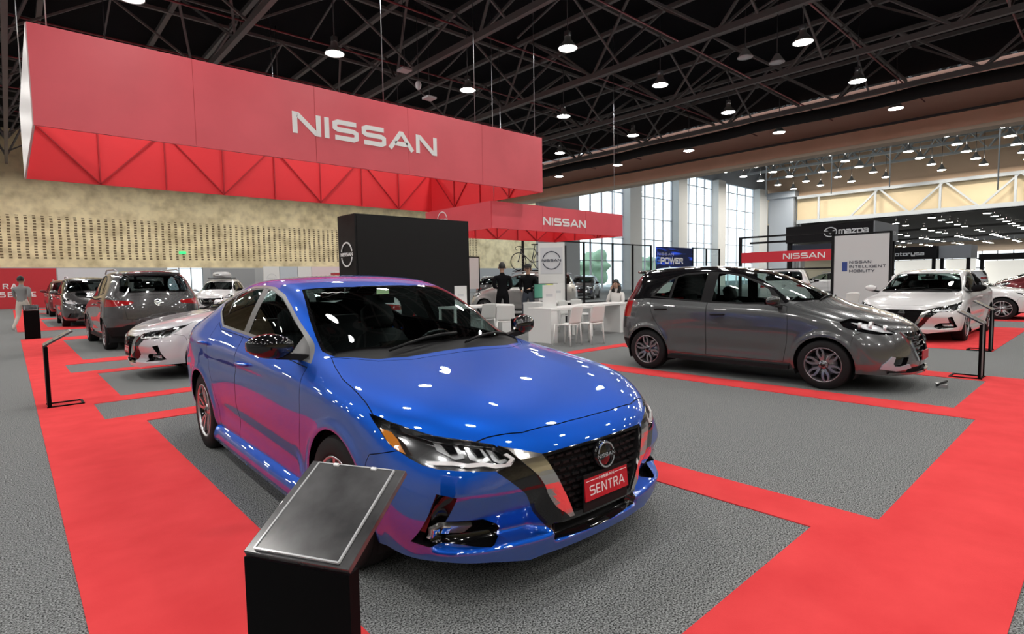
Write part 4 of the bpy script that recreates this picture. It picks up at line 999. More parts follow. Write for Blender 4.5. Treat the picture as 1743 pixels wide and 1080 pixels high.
# far end wall of the third hall with its window strip
slab('wall_end', 245.4, 246, -26, 72, 8.3, 12, soffit_m); slab('wall_end_base', 245.4, 246, -26, 72, 0, 1.2, grey_w)
mb = MB()
for i in range(24): mb.box((245.6, -24+4*i, 4.7), (.3, .3, 7.2), wf)
for z in (2.6, 5.8): mb.box((245.6, 22, z), (.3, 94, .35), wf)
mb.build('window_7', kind='structure'); 

# ---------------- carpets ----------------
def rects_mesh(name, rects, m, z=.006):
    mb = MB()
    for (x0, x1, y0, y1) in rects: mb.box(((x0+x1)/2, (y0+y1)/2, z/2), (x1-x0, y1-y0, z), m)
    return mb
Y1 = 1.10
L = [(.16, .98, -.6, 7.12), (.16, .67, 7.12, 8.17), (.16, .98, 8.17, 11.42), (.16, .67, 11.42, 12.66), (.16, .98, 12.66, 19.85), (.98, 3.57, .24, Y1), (3.57, 6.69, .24, .87), (6.69, 9.60, .24, Y1),
     (3.21, 3.57, Y1, 6.75), (6.69, 7.11, Y1, 6.75), (9.14, 9.60, Y1, 6.75),
     (.98, 3.4, 6.74, 7.12), (.98, 3.4, 8.17, 8.52), (.98, 3.4, 11.04, 11.42), (.98, 3.4, 12.66, 13.3), (.98, 3.4, 18.7, 19.85), (3.4, 9.6, 6.75, 7.05)]
mb = rects_mesh('x', L, red_m)
# small notches of the narrow cells are cut out of the walkway by stopping it short
o = mb.build('red_carpet'); tag(o, 'red carpet walkway framing the grey parking bays of the near cars', 'carpet')
mb = rects_mesh('x', [(.13, .95, 23.35, 47.3), (.95, 3.6, 23.35, 25.2), (.95, 3.6, 31.5, 32.6), (.95, 3.6, 38.5, 39.4), (.95, 3.6, 45, 47.3)], red_m); tag(mb.build('red_carpet'), 'farther red carpet strip leading to the red back wall', 'carpet')
mb = rects_mesh('x', [(12.6, 18.2, 1.45, 4.2), (20.5, 26, 1.0, 6.0)], red_m); tag(mb.build('red_carpet'), 'red carpet under the white sedan at the right', 'carpet')
# ---------------- red canopies ----------------
canopy_m = noise_col(mat('canopy_red', (.70, .08, .10), .38, spec=.5), .8, (.68, .085, .11), (.76, .10, .13), .3, .7)
canopy_in = mat('canopy_red_inside', (.80, .03, .04), .6)
canopy_end = mat('canopy_white_end', (.75, .70, .70), .35)
bar_m = mat('canopy_lattice', (.45, .012, .02), .6)
def canopy(name, label, x0, x1, y0, y1, z0, z1, bay, text_h, text_x, text_z, white_end=False, wires=()):
    e = empty(name, (x0, y0, z0), 0, label, 'hanging sign'); L, D, Hh = x1-x0, y1-y0, z1-z0; t = .04
    a = MB(); a.box((L/2, 0, Hh/2), (L, t, Hh), canopy_m); a.build('front_panel', e)
    a = MB(); a.box((L/2, D, Hh/2), (L, t, Hh), canopy_in); a.build('back_panel', e)
    a = MB(); a.box((0, D/2, Hh/2), (t, D-t, Hh), canopy_end if white_end else canopy_m)
    a.build('left_panel', e, )
    a = MB(); a.box((L, D/2, Hh/2), (t, D-t, Hh), canopy_in); a.build('right_panel', e)
    # seams on the face
    a = MB()
    n = int(L/3.45)
    for i in range(1, n+1): a.box((L*i/(n+1), -t/2-.001, Hh/2), (.008, .003, Hh), bar_m)
    a.box((L/2, -t/2-.002, .012), (L, .006, .02), canopy_m); a.build('panel_seam', e)
    # lattice inside the back and right faces
    a = MB(); n = int(round(L/bay)); w = .035
    for i in range(n+1): a.bar((L*i/n, D-.05, .02), (L*i/n, D-.05, Hh-.05), w, w, bar_m)
    for i in range(n):
        p, q = (i, i+1) if i % 2 == 0 else (i+1, i)
        a.bar((L*p/n, D-.05, Hh-.05), (L*q/n, D-.05, .02), w, w, bar_m)
    a.build('back_lattice', e)
    a = MB(); n = max(2, int(round(D/bay)))
    for i in range(n+1): a.bar((L-.05, D*i/n, .02), (L-.05, D*i/n, Hh-.05), w, w, bar_m)
    for i in range(n):
        p, q = (i, i+1) if i % 2 == 0 else (i+1, i)
        a.bar((L-.05, D*p/n, Hh-.05), (L-.05, D*q/n, .02), w, w, bar_m)
    a.build('side_lattice', e)
    a = MB(); text_mb(a, 'NISSAN', text_h, frame((text_x, -t/2-.004, text_z-text_h/2), (1, 0, 0), (0, 0, 1)), WLET, 1.15, .42, .235, .012); a.build('lettering', e)
    for (x, y) in wires:
        a = MB(); a.tube([(x, y, Hh), (x, y, 12.3-z0)], .012, SILVER, 5); a.build('wire', e)
    return e
canopy('hanging_canopy', 'large red box canopy with white lettering hung over the booth', .54, 14.39, 14.11, 21.1, 4.5, 6.42, 1.72, .53, 7.12, .93, True, ((.3, .1), (.05, 6.5), (7.6, .1), (10.9, .1), (13.6, .1), (7, 6.9)))
c2 = canopy('hanging_canopy', 'small red canopy with white lettering behind the black tower', 12.85, 20.5, 15.12, 19.3, 3.24, 4.2, 1.3, .31, 3.83, .40, False, ((.2, .1), (7.2, .1), (4, 4)))
a = MB(); badge_mb(a, .33, frame((-.025, 3.0, .55), (0, -1, 0), (0, 0, 1)), WLET, .01, .12); a.build('side_badge', c2)
# black tower
e = empty('display_tower', (6.03, 12.04, 0), 0, 'tall black display tower with white ring badge', 'display tower')
a = MB(); a.box((1.68, .44, 1.5), (3.35, .88, 3.0), noise_col(mat('tower_black', (.02, .02, .022), .5, spec=.2), 3, (.005, .005, .006), (.013, .013, .014), .3, .7)); a.build('tower_body', e)
a = MB(); a.box((1.68, -.004, 1.52), (3.25, .012, 2.9), mat('tower_screen', (.009, .009, .010), .4, spec=.25)); a.build('screen', e)
a = MB(); badge_mb(a, .30, frame((-.006, .42, 2.06), (0, -1, 0), (0, 0, 1)), WLET, .01, .12); a.build('badge', e)

# ---------------- information stands ----------------
plate_m = noise_col(mat('black_lacquer_top', (.05, .05, .052), .22, coat=.4), 5, (.03, .03, .032), (.13, .13, .135), .35, .75, 8)
acry = mat('acrylic_edge', (.55, .56, .58), .15, spec=.8)
def stand(loc, rot, label, w=.30, zl=.72, zh=.88, d=.27, body='panel', group=None):
    e = empty('information_stand', (loc[0], loc[1], 0), rot, label, 'information stand', group)
    sl = math.atan2(zh-zl, d); Ls = math.hypot(zh-zl, d); M = Matrix.Rotation(sl, 3, 'X')
    a = MB(); a.box(Vector((0, d/2, (zl+zh)/2)), (w, Ls, .016), plate_m, M); a.build('top_plate', e, bevel=.002)
    a = MB(); n = M @ Vector((0, 0, 1)); c = Vector((0, d/2, (zl+zh)/2))+n*.012
    a.box(c, (w*.80, Ls*.94, .003), plate_m, M)
    for sx in (-1, 1): a.box(c+M @ Vector((sx*w*.40, 0, .001)), (.004, Ls*.94, .006), acry, M)
    a.box(c+M @ Vector((0, -Ls*.47, .001)), (w*.8, .004, .006), acry, M)
    a.box(c+M @ Vector((0, Ls*.47, .001)), (w*.8, .003, .004), acry, M)
    for sx in (-1, 1): a.box(c+M @ Vector((sx*w*.2, Ls*.455, .004)), (.014, .008, .006), WLET, M)
    a.build('acrylic_holder', e)
    if body == 'panel':
        a = MB(); a.box((0, .016, zl/2-.004), (w, .036, zl-.008), mat('stand_black', (.003, .003, .0035), .5, spec=.06)); a.build('upright_panel', e)
    else:
        a = MB()
        for sx in (-1, 1): a.box((sx*(w/2-.02), .02, zl/2), (.035, .03, zl-.01), mat('stand_black')); 
        a.box((0, .02, zl/2), (w-.06, .004, zl-.02), mat('smoked_panel', (.30, .29, .29), .25)); a.build('upright_panel', e)
    a = MB()
    for sx in (-1, 1): a.box((sx*(w/2-.012), .16, .01), (.022, .34, .02), mat('stand_black'))
    a.box((0, .325, .01), (w, .022, .02), mat('stand_black')); a.box((0, .012, .01), (w, .022, .02), mat('stand_black')); a.build('foot_frame', e)
    return e
stand((.452, 1.256), -1.065, 'black lectern style stand with empty acrylic holder in the foreground', .295, .757, .893, .262)
stand((.26, 8.42), -PI/2, 'thin black stand on the left red walkway, seen edge on')
stand((.42, 19.86), 0, 'black stand at the far end of the left walkway', .33, .78, .92)
stand((9.36, 1.16), 0, 'black framed stand beside the nose of the grey hatchback', body='frame')
stand((12.73, 1.47), 0, 'grey framed stand standing in front of the white sedan at the right', body='frame')

# ---------------- tables, chairs, desks ----------------
def table(x0, x1, y0, y1, label, panel='left', h=.76):
    e = empty('table', ((x0+x1)/2, (y0+y1)/2, 0), 0, label, 'table'); w, d = x1-x0, y1-y0
    a = MB(); a.box((0, 0, h-.025), (w, d, .05), WHITE); a.build('tabletop', e, bevel=.004)
    if panel in ('left', 'both'): a = MB(); a.box((-w/2+.11, 0, (h-.05)/2), (.22, d*.96, h-.05), WHITE); a.build('pedestal', e, bevel=.004)
    if panel in ('right', 'both'): a = MB(); a.box((w/2-.2, 0, (h-.05)/2), (.4, d*.96, h-.05), WHITE); a.build('pedestal', e, bevel=.004)
    for sx, use in ((1, panel == 'left'), (-1, panel == 'right')):
        if use:
            for sy in (-1, 1): a = MB(); a.box((sx*(w/2-.04), sy*(d/2-.04), (h-.05)/2), (.05, .05, h-.05), WHITE); a.build('leg', e)
    return e
table(8.56, 9.95, 8.18, 8.9, 'white table with solid end panel in front of the two men')
table(10.3, 11.85, 8.5, 9.15, 'white table with solid end pedestal beside the seated woman', 'right')
table(10.5, 11.9, 10.45, 11.1, 'white table carrying the monitor behind the front white table', 'left')
table(7.8, 9.7, 10.6, 11.3, 'white table at the left, partly hidden behind the blue sedan roof', 'right')
def white_chair(label, x, y, rz, m=None, z=0):
    m = m or mat('white_plastic', (.82, .82, .80), .35); e = empty('chair', (x, y, z), rz, label, 'chair', None)
    a = MB(); vs = []; n = 8
    for i in range(n+1):
        v = -.21+.42*i/n
        for j in range(n+1): u = -.21+.42*j/n; vs.append((u*(1-.10*max(0, -v/.21)), v, .445+.012*(abs(u)/.21)**2-(.015 if i == 0 else 0)))
    fs = [(i*9+j, i*9+j+1, i*9+10+j, i*9+9+j) for i in range(n) for j in range(n)]; N = len(vs); vs += [(p[0], p[1], p[2]-.02) for p in vs]
    fs += [tuple(q+N for q in reversed(f)) for f in fs]; b = [j for j in range(9)]+[i*9+8 for i in range(1, 9)]+[72+j for j in range(7, -1, -1)]+[i*9 for i in range(7, 0, -1)]
    fs += [(b[k], b[k-1], b[k-1]+N, b[k]+N) for k in range(len(b))]; a.add(vs, fs, m, True); a.build('seat', e)
    a = MB(); vs = []
    for i in range(9):
        t = i/8; zz = .46+.38*t; yy = .19+.075*t
        for j in range(9): u = -.21+.42*j/8; vs.append((u*(1-.05*t), yy+.03*(1-(u/.21)**2), zz-(.03*(abs(u)/.21)**3 if i == 8 else 0)))
    fs = [(i*9+j, i*9+j+1, i*9+10+j, i*9+9+j) for i in range(8) for j in range(8)]; N = 81; vs += [(p[0], p[1]+.014, p[2]) for p in vs]
    fs += [tuple(q+N for q in reversed(f)) for f in fs]; fs += [(b[k], b[k-1], b[k-1]+N, b[k]+N) for k in range(len(b))]; a.add(vs, fs, m, True); a.build('backrest', e)
    for sx in (-1, 1):
        a = MB(); a.tube([(sx*.18, -.17, .44), (sx*.205, -.205, 0)], .016, m, 8, rads=[.019, .013]); a.build('leg', e)
        a = MB(); a.tube([(sx*.185, .20, .47), (sx*.205, .235, 0)], .016, m, 8, rads=[.019, .013]); a.build('leg', e)
    return e
white_chair('white plastic chair with its back turned, left of the pair at the front table', 8.62, 7.78, PI+.12)
white_chair('white plastic chair with its back turned, right of the pair at the front table', 9.16, 7.62, PI-.05)
white_chair('white plastic chair angled towards the front table from the left', 8.45, 9.55, 2.5)
white_chair('pale grey chair at the hidden left table', 8.55, 10.45, PI-.1, mat('grey_plastic', (.55, .56, .55), .4))
white_chair('pale chair behind the front table, left of two facing the partition', 10.75, 9.55, .15, mat('grey_plastic'))
white_chair('pale chair behind the front table, right of two facing the partition', 11.45, 9.75, -.1, mat('grey_plastic'))
white_chair('white plastic chair the seated woman sits on', 12.62, 9.43, -1.2-PI/2+.3)
white_chair('white plastic chair beside the white showroom panel at the right', 19.0, 5.6, 2.4)
def menu(x, y, z, label, rz=0, h=.5, w=.3):
    a = MB(); a.box((0, 0, h/2), (w, .03, h), WHITE); a.box((0, -.018, h*.55), (w*.5, .002, h*.12), mat('faint_grey_print', (.62, .63, .65), .6)); a.box((0, 0, .01), (w*1.1, .14, .02), WHITE)
    o = a.build('sign_holder', loc=(x, y, z), rotz=rz, bevel=.003); return tag(o, label, 'sign holder')
menu(8.85, 8.5, .761, 'white upright card stand on the end of the front table', -.85)
menu(8.25, 10.95, .761, 'white upright card stand on the hidden left table', -.8)
menu(11.4, 10.6, .761, 'white upright card stand right of the monitor', -.8, .5, .28)
menu(12.75, 8.1, 0, 'white box stand behind the roof of the grey hatchback', -.8, 1.25, .5)
e = empty('monitor', (11.2, 10.9, .761), -.45, 'black framed monitor with green and yellow picture on the rear table', 'monitor')
a = MB(); a.box((0, 0, .30), (.72, .03, .42), BLACK); a.box((0, .02, .12), (.08, .03, .24), BLACK); a.build('casing', e)
m = mat('monitor_picture', (.3, .5, .3), .3, spec=.3); N, Lk, b = nodes(m); tc = N.new('ShaderNodeTexCoord'); r = N.new('ShaderNodeValToRGB'); sp = N.new('ShaderNodeSeparateXYZ'); Lk.new(tc.outputs['Generated'], sp.inputs[0]); Lk.new(sp.outputs[0], r.inputs[0])
cr_ = r.color_ramp; cr_.elements[0].color = (.05, .16, .12, 1); cr_.elements[1].color = (.04, .05, .04, 1); q = cr_.elements.new(.45); q.color = (.10, .28, .20, 1); q = cr_.elements.new(.62); q.color = (.55, .50, .08, 1); q = cr_.elements.new(.85); q.color = (.25, .35, .12, 1)
Lk.new(r.outputs[0], b.inputs['Base Color']); Lk.new(r.outputs[0], b.inputs['Emission Color']); b.inputs['Emission Strength'].default_value = .25
a = MB(); a.box((0, -.017, .30), (.68, .004, .38), m); a.build('screen', e); a = MB(); a.box((0, 0, .008), (.26, .18, .016), BLACK); a.build('base', e)

# ---------------- logo wall, partitions, screens ----------------
e = empty('logo_panel', (12.35, 11.75, 0), -.86, 'white upright panel with dark ring logo beneath the small canopy', 'display panel')
a = MB(); a.box((0, 0, 1.25), (.80, .12, 2.5), WHITE); a.build('panel_body', e)
a = MB(); a.box((0, -.062, 1.95), (.68, .006, .80), mat('pale_print', (.66, .67, .70), .4)); badge_mb(a, .28, frame((0, -.068, 1.96), (1, 0, 0), (0, 0, 1)), mat('navy_print', (.03, .035, .06), .5), .006, .1); a.build('badge', e)
a = MB(); a.box((.43, 0, 1.2), (.05, .08, 2.4), BLACK); a.build('edge_post', e)
gp = glass('partition_glass', (.86, .90, .92))
def partition(xs, y, h, label, y1=None):
    e = empty('glass_partition', (xs[0], y, 0), 0, label, 'partition')
    for x in xs: a = MB(); a.box((x-xs[0], 0, h/2), (.09, .09, h), BLACK); a.build('post', e)
    a = MB(); a.box(((xs[-1]-xs[0])/2, 0, h-.04), (xs[-1]-xs[0], .08, .06), BLACK); a.build('top_rail', e)
    a = MB(); a.box(((xs[-1]-xs[0])/2, 0, .05), (xs[-1]-xs[0], .08, .1), BLACK); a.build('bottom_rail', e)
    for p, q in zip(xs, xs[1:]):
        a = MB(); a.add([(p-xs[0]+.045, 0, .1), (q-xs[0]-.045, 0, .1), (q-xs[0]-.045, 0, h-.08), (p-xs[0]+.045, 0, h-.08)], [(0, 1, 2, 3)], gp); a.build('glass_pane', e)
    return e
partition([18.4, 20.7, 22.9, 25.4, 27.3, 29.2], 19.4, 3.35, 'black framed clear glass partition under the small canopy')
partition([33.4, 35.2, 37.0], 19.0, 3.3, 'black framed glass partition right of the blue screen')
e = empty('video_screen', (31.3, 19.05, 0), 0, 'dark blue promotional screen with white lettering behind the grey hatchback', 'screen')
m = mat('screen_picture', (.01, .02, .08), .25); N, Lk, b = nodes(m); tc = N.new('ShaderNodeTexCoord'); n1 = N.new('ShaderNodeTexNoise'); mp = N.new('ShaderNodeMapping'); mp.inputs['Scale'].default_value = (1.2, 1, 6); mp.inputs['Rotation'].default_value = (0, .35, 0)
Lk.new(tc.outputs['Generated'], mp.inputs[0]); Lk.new(mp.outputs[0], n1.inputs[0]); n1.inputs['Scale'].default_value = 1.6; r = N.new('ShaderNodeValToRGB'); Lk.new(n1.outputs[0], r.inputs[0]); cr_ = r.color_ramp
cr_.elements[0].position = .5; cr_.elements[0].color = (.004, .006, .02, 1); cr_.elements[1].position = .7; cr_.elements[1].color = (.02, .06, .45, 1); Lk.new(r.outputs[0], b.inputs['Base Color']); Lk.new(r.outputs[0], b.inputs['Emission Color']); b.inputs['Emission Strength'].default_value = 1.
a = MB(); a.box((0, 0, 2.0), (4.1, .1, 2.5), m); a.build('screen_panel', e)
a = MB(); text_mb(a, 'NISSAN', .16, frame((-1.1, -.052, 2.72), (1, 0, 0), (0, 0, 1)), mat('grey_letter', (.4, .4, .45), .5), 1.5, .7, .2, .004); text_mb(a, '-POWER', .40, frame((-.55, -.052, 2.20), (1, 0, 0), (0, 0, 1)), WLET, 1.05, .3, .24, .004)
bl = mat('blue_letter', (.03, .18, .8), .4)
a.tube([(-1.98+.2*math.cos(t), -.06, 2.40+.2*math.sin(t)) for t in [R(-50-290*i/16) for i in range(17)]], .045, bl, 6); a.bar((-2.16, -.06, 2.4), (-1.8, -.06, 2.4), .04, .05, bl)
a.lathe([(0, 0), (.38, 0), (.38, .01), (0, .01)], mat('red_dot', (.7, .03, .04), .4), 24, 'y', c=(-.9, -.062, 1.55)); a.tube([(-.9+.5*math.cos(t), -.06, 1.55+.5*math.sin(t)) for t in [R(-60+130*i/16) for i in range(17)]], .05, mat('pale_blue', (.45, .65, .8), .4), 6); a.build('screen_lettering', e)
e = empty('screen_stand', (31.3, 19.2, 0), 0, 'black base carrying the blue screen', 'stand'); a = MB(); a.box((0, 0, .375), (4.1, .5, .75), BLACK); a.build('base', e)
# red sign frame and white panel at the right
e = empty('overhead_sign', (20, 9.45, 0), 0, 'black frame carrying a long red sign above the cars', 'sign frame')
for y in (0, -3.1): a = MB(); a.box((0, y, 1.4), (.09, .09, 2.8), BLACK); a.build('post', e)
a = MB(); a.box((0, -1.55, 2.77), (.07, 3.1, .06), BLACK); a.build('top_rail', e); a = MB(); a.box((0, -1.1, 2.56), (.05, 1.5, .07), BLACK); a.build('light_bar', e)
a = MB(); a.box((0, -1.55, 2.04), (.06, 3.0, .37), REDSIGN); a.build('sign_board', e); a = MB(); text_mb(a, 'NISSAN', .19, frame((-.032, -2.2, 1.945), (0, -1, 0), (0, 0, 1)), WLET, 1.0, .35, .2, .006); a.build('lettering', e)
a = MB(); a.box((0, -1.55, 1.60), (.05, 3.0, .05), BLACK); a.build('lower_rail', e)
e = empty('info_panel', (19.95, 6.32, 0), 0, 'tall light grey panel in a black frame with small dark text', 'display panel')
pm = mat('panel_grey', (.62, .62, .63), .5); a = MB(); a.box((0, -.79, 1.32), (.08, 1.52, 2.6), pm); a.build('panel_body', e)
a = MB(); a.box((0, 0, 1.34), (.1, .06, 2.68), BLACK); a.box((0, -1.58, 1.34), (.1, .06, 2.68), BLACK); a.box((0, -.79, 2.66), (.1, 1.6, .05), BLACK); a.build('frame', e)
ink = mat('navy_print'); a = MB()
for k, t in enumerate(('NISSAN', 'INTELLIGENT', 'MOBILITY')): text_mb(a, t, .085, frame((-.044, -.48, 1.72-.14*k), (0, -1, 0), (0, 0, 1)), ink, .95, .42, .2, .003, center=False)
a.box((-.043, -.34, 1.63), (.004, .15, .30), mat('navy_blue_mark', (.03, .06, .25), .5)); a.build('panel_text', e)
# stands of the second hall
e = empty('exhibition_stand', (45, 17.66, 0), 0, 'black neighbouring stand with white car maker lettering', 'exhibition stand'); sb = mat('stand_dark', (.007, .006, .008), .5, spec=.2)
a = MB(); a.box((3, -2.95, 4.45), (6, 5.9, 1.25), sb); a.build('fascia', e)
a = MB(); a.box((3, -5.9-.04, 4.45), (6, .08, 1.25), mat('stand_grey', (.32, .33, .36), .5)); a.build('side_fascia', e)
a = MB(); T = frame((-.01, -4.65, 4.30), (0, -1, 0), (0, 0, 1)); text_mb(a, 'mazda', .40, T, mat('silver_letter', (.8, .8, .82), .3), .8, .22, .2, .03)
a.build('lettering', e); a = MB(); cc = Vector((-.02, -3.15, 4.48)); a.tube([cc+Vector((0, -math.cos(t)*.42, math.sin(t)*.33)) for t in [2*PI*i/28 for i in range(28)]], .04, mat('silver_letter'), 6, True)
a.tube([cc+Vector((0, y, z)) for y, z in ((.36, .12), (.18, .08), (.05, -.06), (0, -.14), (-.05, -.06), (-.18, .08), (-.36, .12))], .035, mat('silver_letter'), 6); a.build('emblem', e)
a = MB(); text_mb(a, 'mazda', .30, frame((4.6, -5.995, 4.3), (1, 0, 0), (0, 0, 1)), WLET, .8, .2, .2, .01); a.build('side_lettering', e)
for y in (-.2, -5.7): 
    for x in (.3, 5.7): a = MB(); a.box((x, y, 1.91), (.3, .3, 3.82), sb); a.build('post', e)
a = MB(); a.box((.3, -2.95, 3.4), (.1, 5.2, .55), mat('smoked_navy', (.03, .04, .07), .2)); text_mb(a, 'mazda', .22, frame((.24, -3.8, 3.2), (0, -1, 0), (0, 0, 1)), WLET, 1., .22, .2, .01); a.build('lower_banner', e)
a = MB(); a.box((3, -2.95, 1.7), (.15, 5.2, 3.3), mat('stand_cream', (.7, .66, .5), .6)); a.build('rear_wall', e)
def farstand(x, y0, y1, z0, z1, m, label, wall=None, text=None):
    e = empty('exhibition_stand', (x, y1, 0), 0, label, 'exhibition stand'); w = y1-y0
    a = MB(); a.box((1.5, -w/2, (z0+z1)/2), (3, w, z1-z0), m); a.build('fascia', e)
    for y in (-.2, -w+.2): a = MB(); a.box((.3, y, z0/2), (.25, .25, z0), sb); a.build('post', e)
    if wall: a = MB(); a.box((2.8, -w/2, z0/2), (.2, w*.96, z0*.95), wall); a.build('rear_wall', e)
    if text: a = MB(); text_mb(a, text, (z1-z0)*.27, frame((-.02, -w*.42, z0+(z1-z0)*.3), (0, -1, 0), (0, 0, 1)), mat('silver_letter'), 1, .3, .2, .02); a.build('lettering', e)
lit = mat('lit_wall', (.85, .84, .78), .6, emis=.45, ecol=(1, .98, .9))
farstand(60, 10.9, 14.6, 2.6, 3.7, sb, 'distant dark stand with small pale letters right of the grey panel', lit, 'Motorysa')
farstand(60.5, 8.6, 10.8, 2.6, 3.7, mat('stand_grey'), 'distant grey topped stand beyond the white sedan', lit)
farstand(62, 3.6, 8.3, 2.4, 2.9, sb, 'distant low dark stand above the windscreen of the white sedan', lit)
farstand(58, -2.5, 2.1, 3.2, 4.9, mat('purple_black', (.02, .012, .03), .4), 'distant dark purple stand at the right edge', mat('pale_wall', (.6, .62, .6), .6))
for k, (x, y, z, w) in enumerate(((70, 5.2, 4.6, 1.5), (72, 2.2, 4.4, 1.3))):
    a = MB(); a.box((0, 0, 0), (.1, w, 1.6), mat('banner_grey', (.55, .56, .57), .6)); a.box((0, 0, (18.4-z)/2), (.03, .03, 18.4-z), DGREY); o = a.build('hanging_banner', loc=(x, y, z)); tag(o, ('left' if k == 0 else 'right')+' one of two plain grey banners hanging above the distant windows', 'banner')
# left back wall stands
e = empty('back_wall_banner', (2.53, 50.1, 0), 0, 'red wall banner with white lettering at the far left', 'banner wall')
a = MB(); a.box((-4.2, 0, 1.36), (8.4, .2, 2.72), mat('banner_red', (.50, .02, .03), .5)); a.build('wall_panel', e)
a = MB(); text_mb(a, 'RA', .34, frame((-2.77, -.11, 1.34), (1, 0, 0), (0, 0, 1)), WLET, .75, .5, .18, .01, center=False); text_mb(a, 'SENTE', .34, frame((-2.98, -.11, .78), (1, 0, 0), (0, 0, 1)), WLET, .75, .5, .18, .01, center=False); a.build('lettering', e)
a = MB(); a.box((1.6, 0, 1.36), (3.2, .2, 2.72), mat('banner_white', (.62, .63, .66), .5)); o = a.build('white_wall_panel', loc=(2.6, 50.1, 0)); tag(o, 'plain pale panel right of the red wall banner', 'panel')
a = MB(); a.box((0, 0, 1.35), (3.4, .2, 2.7), mat('shutter_grey', (.30, .31, .32), .6)); o = a.build('shutter_panel', loc=(14.1, 50.4, 0)); tag(o, 'grey shutter panel right of the glazed band', 'panel')
xs = 15.4
for k, (w, m, lab) in enumerate(((1.3, WHITE, 'white narrow panel with faint ring logo by the back wall'), (1.5, mat('pale_blue_grey', (.55, .60, .65), .5), 'pale blue grey panel of the back wall row'), (1.2, WHITE, 'plain white panel of the back wall row'), (3.2, mat('pinkish_white', (.80, .68, .70), .5), 'wide pinkish white panel of the back wall row'))):
    a = MB(); a.box((w/2, 0, 1.4), (w-.05, .15, 2.8), m)
    if k == 0: badge_mb(a, .4, frame((w/2, -.08, 1.8), (1, 0, 0), (0, 0, 1)), mat('faint_grey_print'), .01, .1)
    o = a.build('wall_panel', loc=(xs, 47, 0)); tag(o, lab, 'panel'); xs += w
for k in range(4):
    a = MB(); a.box((0, 0, 1.1), (1.25, .8, 2.2), mat('counter_red', (.45, .03, .04), .5)); a.box((0, 0, 2.25), (1.3, .85, .1), WHITE); o = a.build('red_kiosk', loc=(20.6+1.4*k, 44, 0)); tag(o, 'red kiosk with white top in the row behind the blue sedan roof', 'kiosk', 'row of red kiosks by the back wall')
a = MB(); a.box((0, 0, 0), (.5, .06, .22), mat('exit_green', (.02, .45, .12), .5, emis=.8, ecol=(.05, .8, .25))); tag(a.build('exit_sign', loc=(10.75, 51.965, 4.05)), 'small green emergency exit light on the brick wall', 'exit sign')
e = empty('white_board', (17.3, 22.4, 0), 0, 'white board with black border behind the bicycle', 'board'); a = MB(); a.box((0, 0, 1.75), (1.5, .08, 1.6), WHITE); a.build('board_panel', e)
a = MB(); a.box((-.78, 0, 1.3), (.06, .1, 2.6), BLACK); a.box((0, 0, 2.58), (1.6, .1, .05), BLACK); a.box((.78, 0, 1.3), (.06, .1, 2.6), BLACK); a.build('frame', e)
# trees outside the tall windows
def tree(x, y, h, r, lab):
    e = empty('tree', (x, y, 0), 0, lab, 'tree', 'trees outside the tall windows'); a = MB(); a.tube([(0, 0, 0), (0, 0, h*.6)], .2, mat('bark', (.12, .08, .05), .9), 8); a.build('trunk', e)
    bm = bmesh.new(); bmesh.ops.create_icosphere(bm, subdivisions=4, radius=1)
    for f in bm.faces: f.smooth = True
    rnd = random.Random(int(x*7+y)); ph = [rnd.uniform(0, 6) for _ in range(6)]
    for v in bm.verts:
        k = 1+.16*math.sin(v.co.x*5+ph[0])+.14*math.sin(v.co.y*6+ph[1])+.12*math.sin(v.co.z*7+ph[2])+rnd.uniform(-.03, .03); v.co *= k; v.co = Vector((v.co.x*r, v.co.y*r, v.co.z*r*.85+h*.68))
    me = bpy.data.meshes.new('crown'); bm.to_mesh(me); bm.free(); me.materials.append(mat('leaves', (.30, .42, .28), .95)); o = bpy.data.objects.new('crown', me); COL.objects.link(o); o.parent = e
for k, (x, y, h, r) in enumerate(((50, 50, 5.5, 2.6), (58, 54, 6, 3), (67, 52, 5, 2.4), (76, 56, 6.5, 3.2), (86, 53, 5.5, 2.8), (97, 58, 6, 3))): tree(x, y+6, h*.75, r*.85, 'green tree standing outside the tall windows')
slab('floor_outside', -22, 92, 52.5, 110, -.3, -.12, mat('paving', (.45, .46, .46), .8))
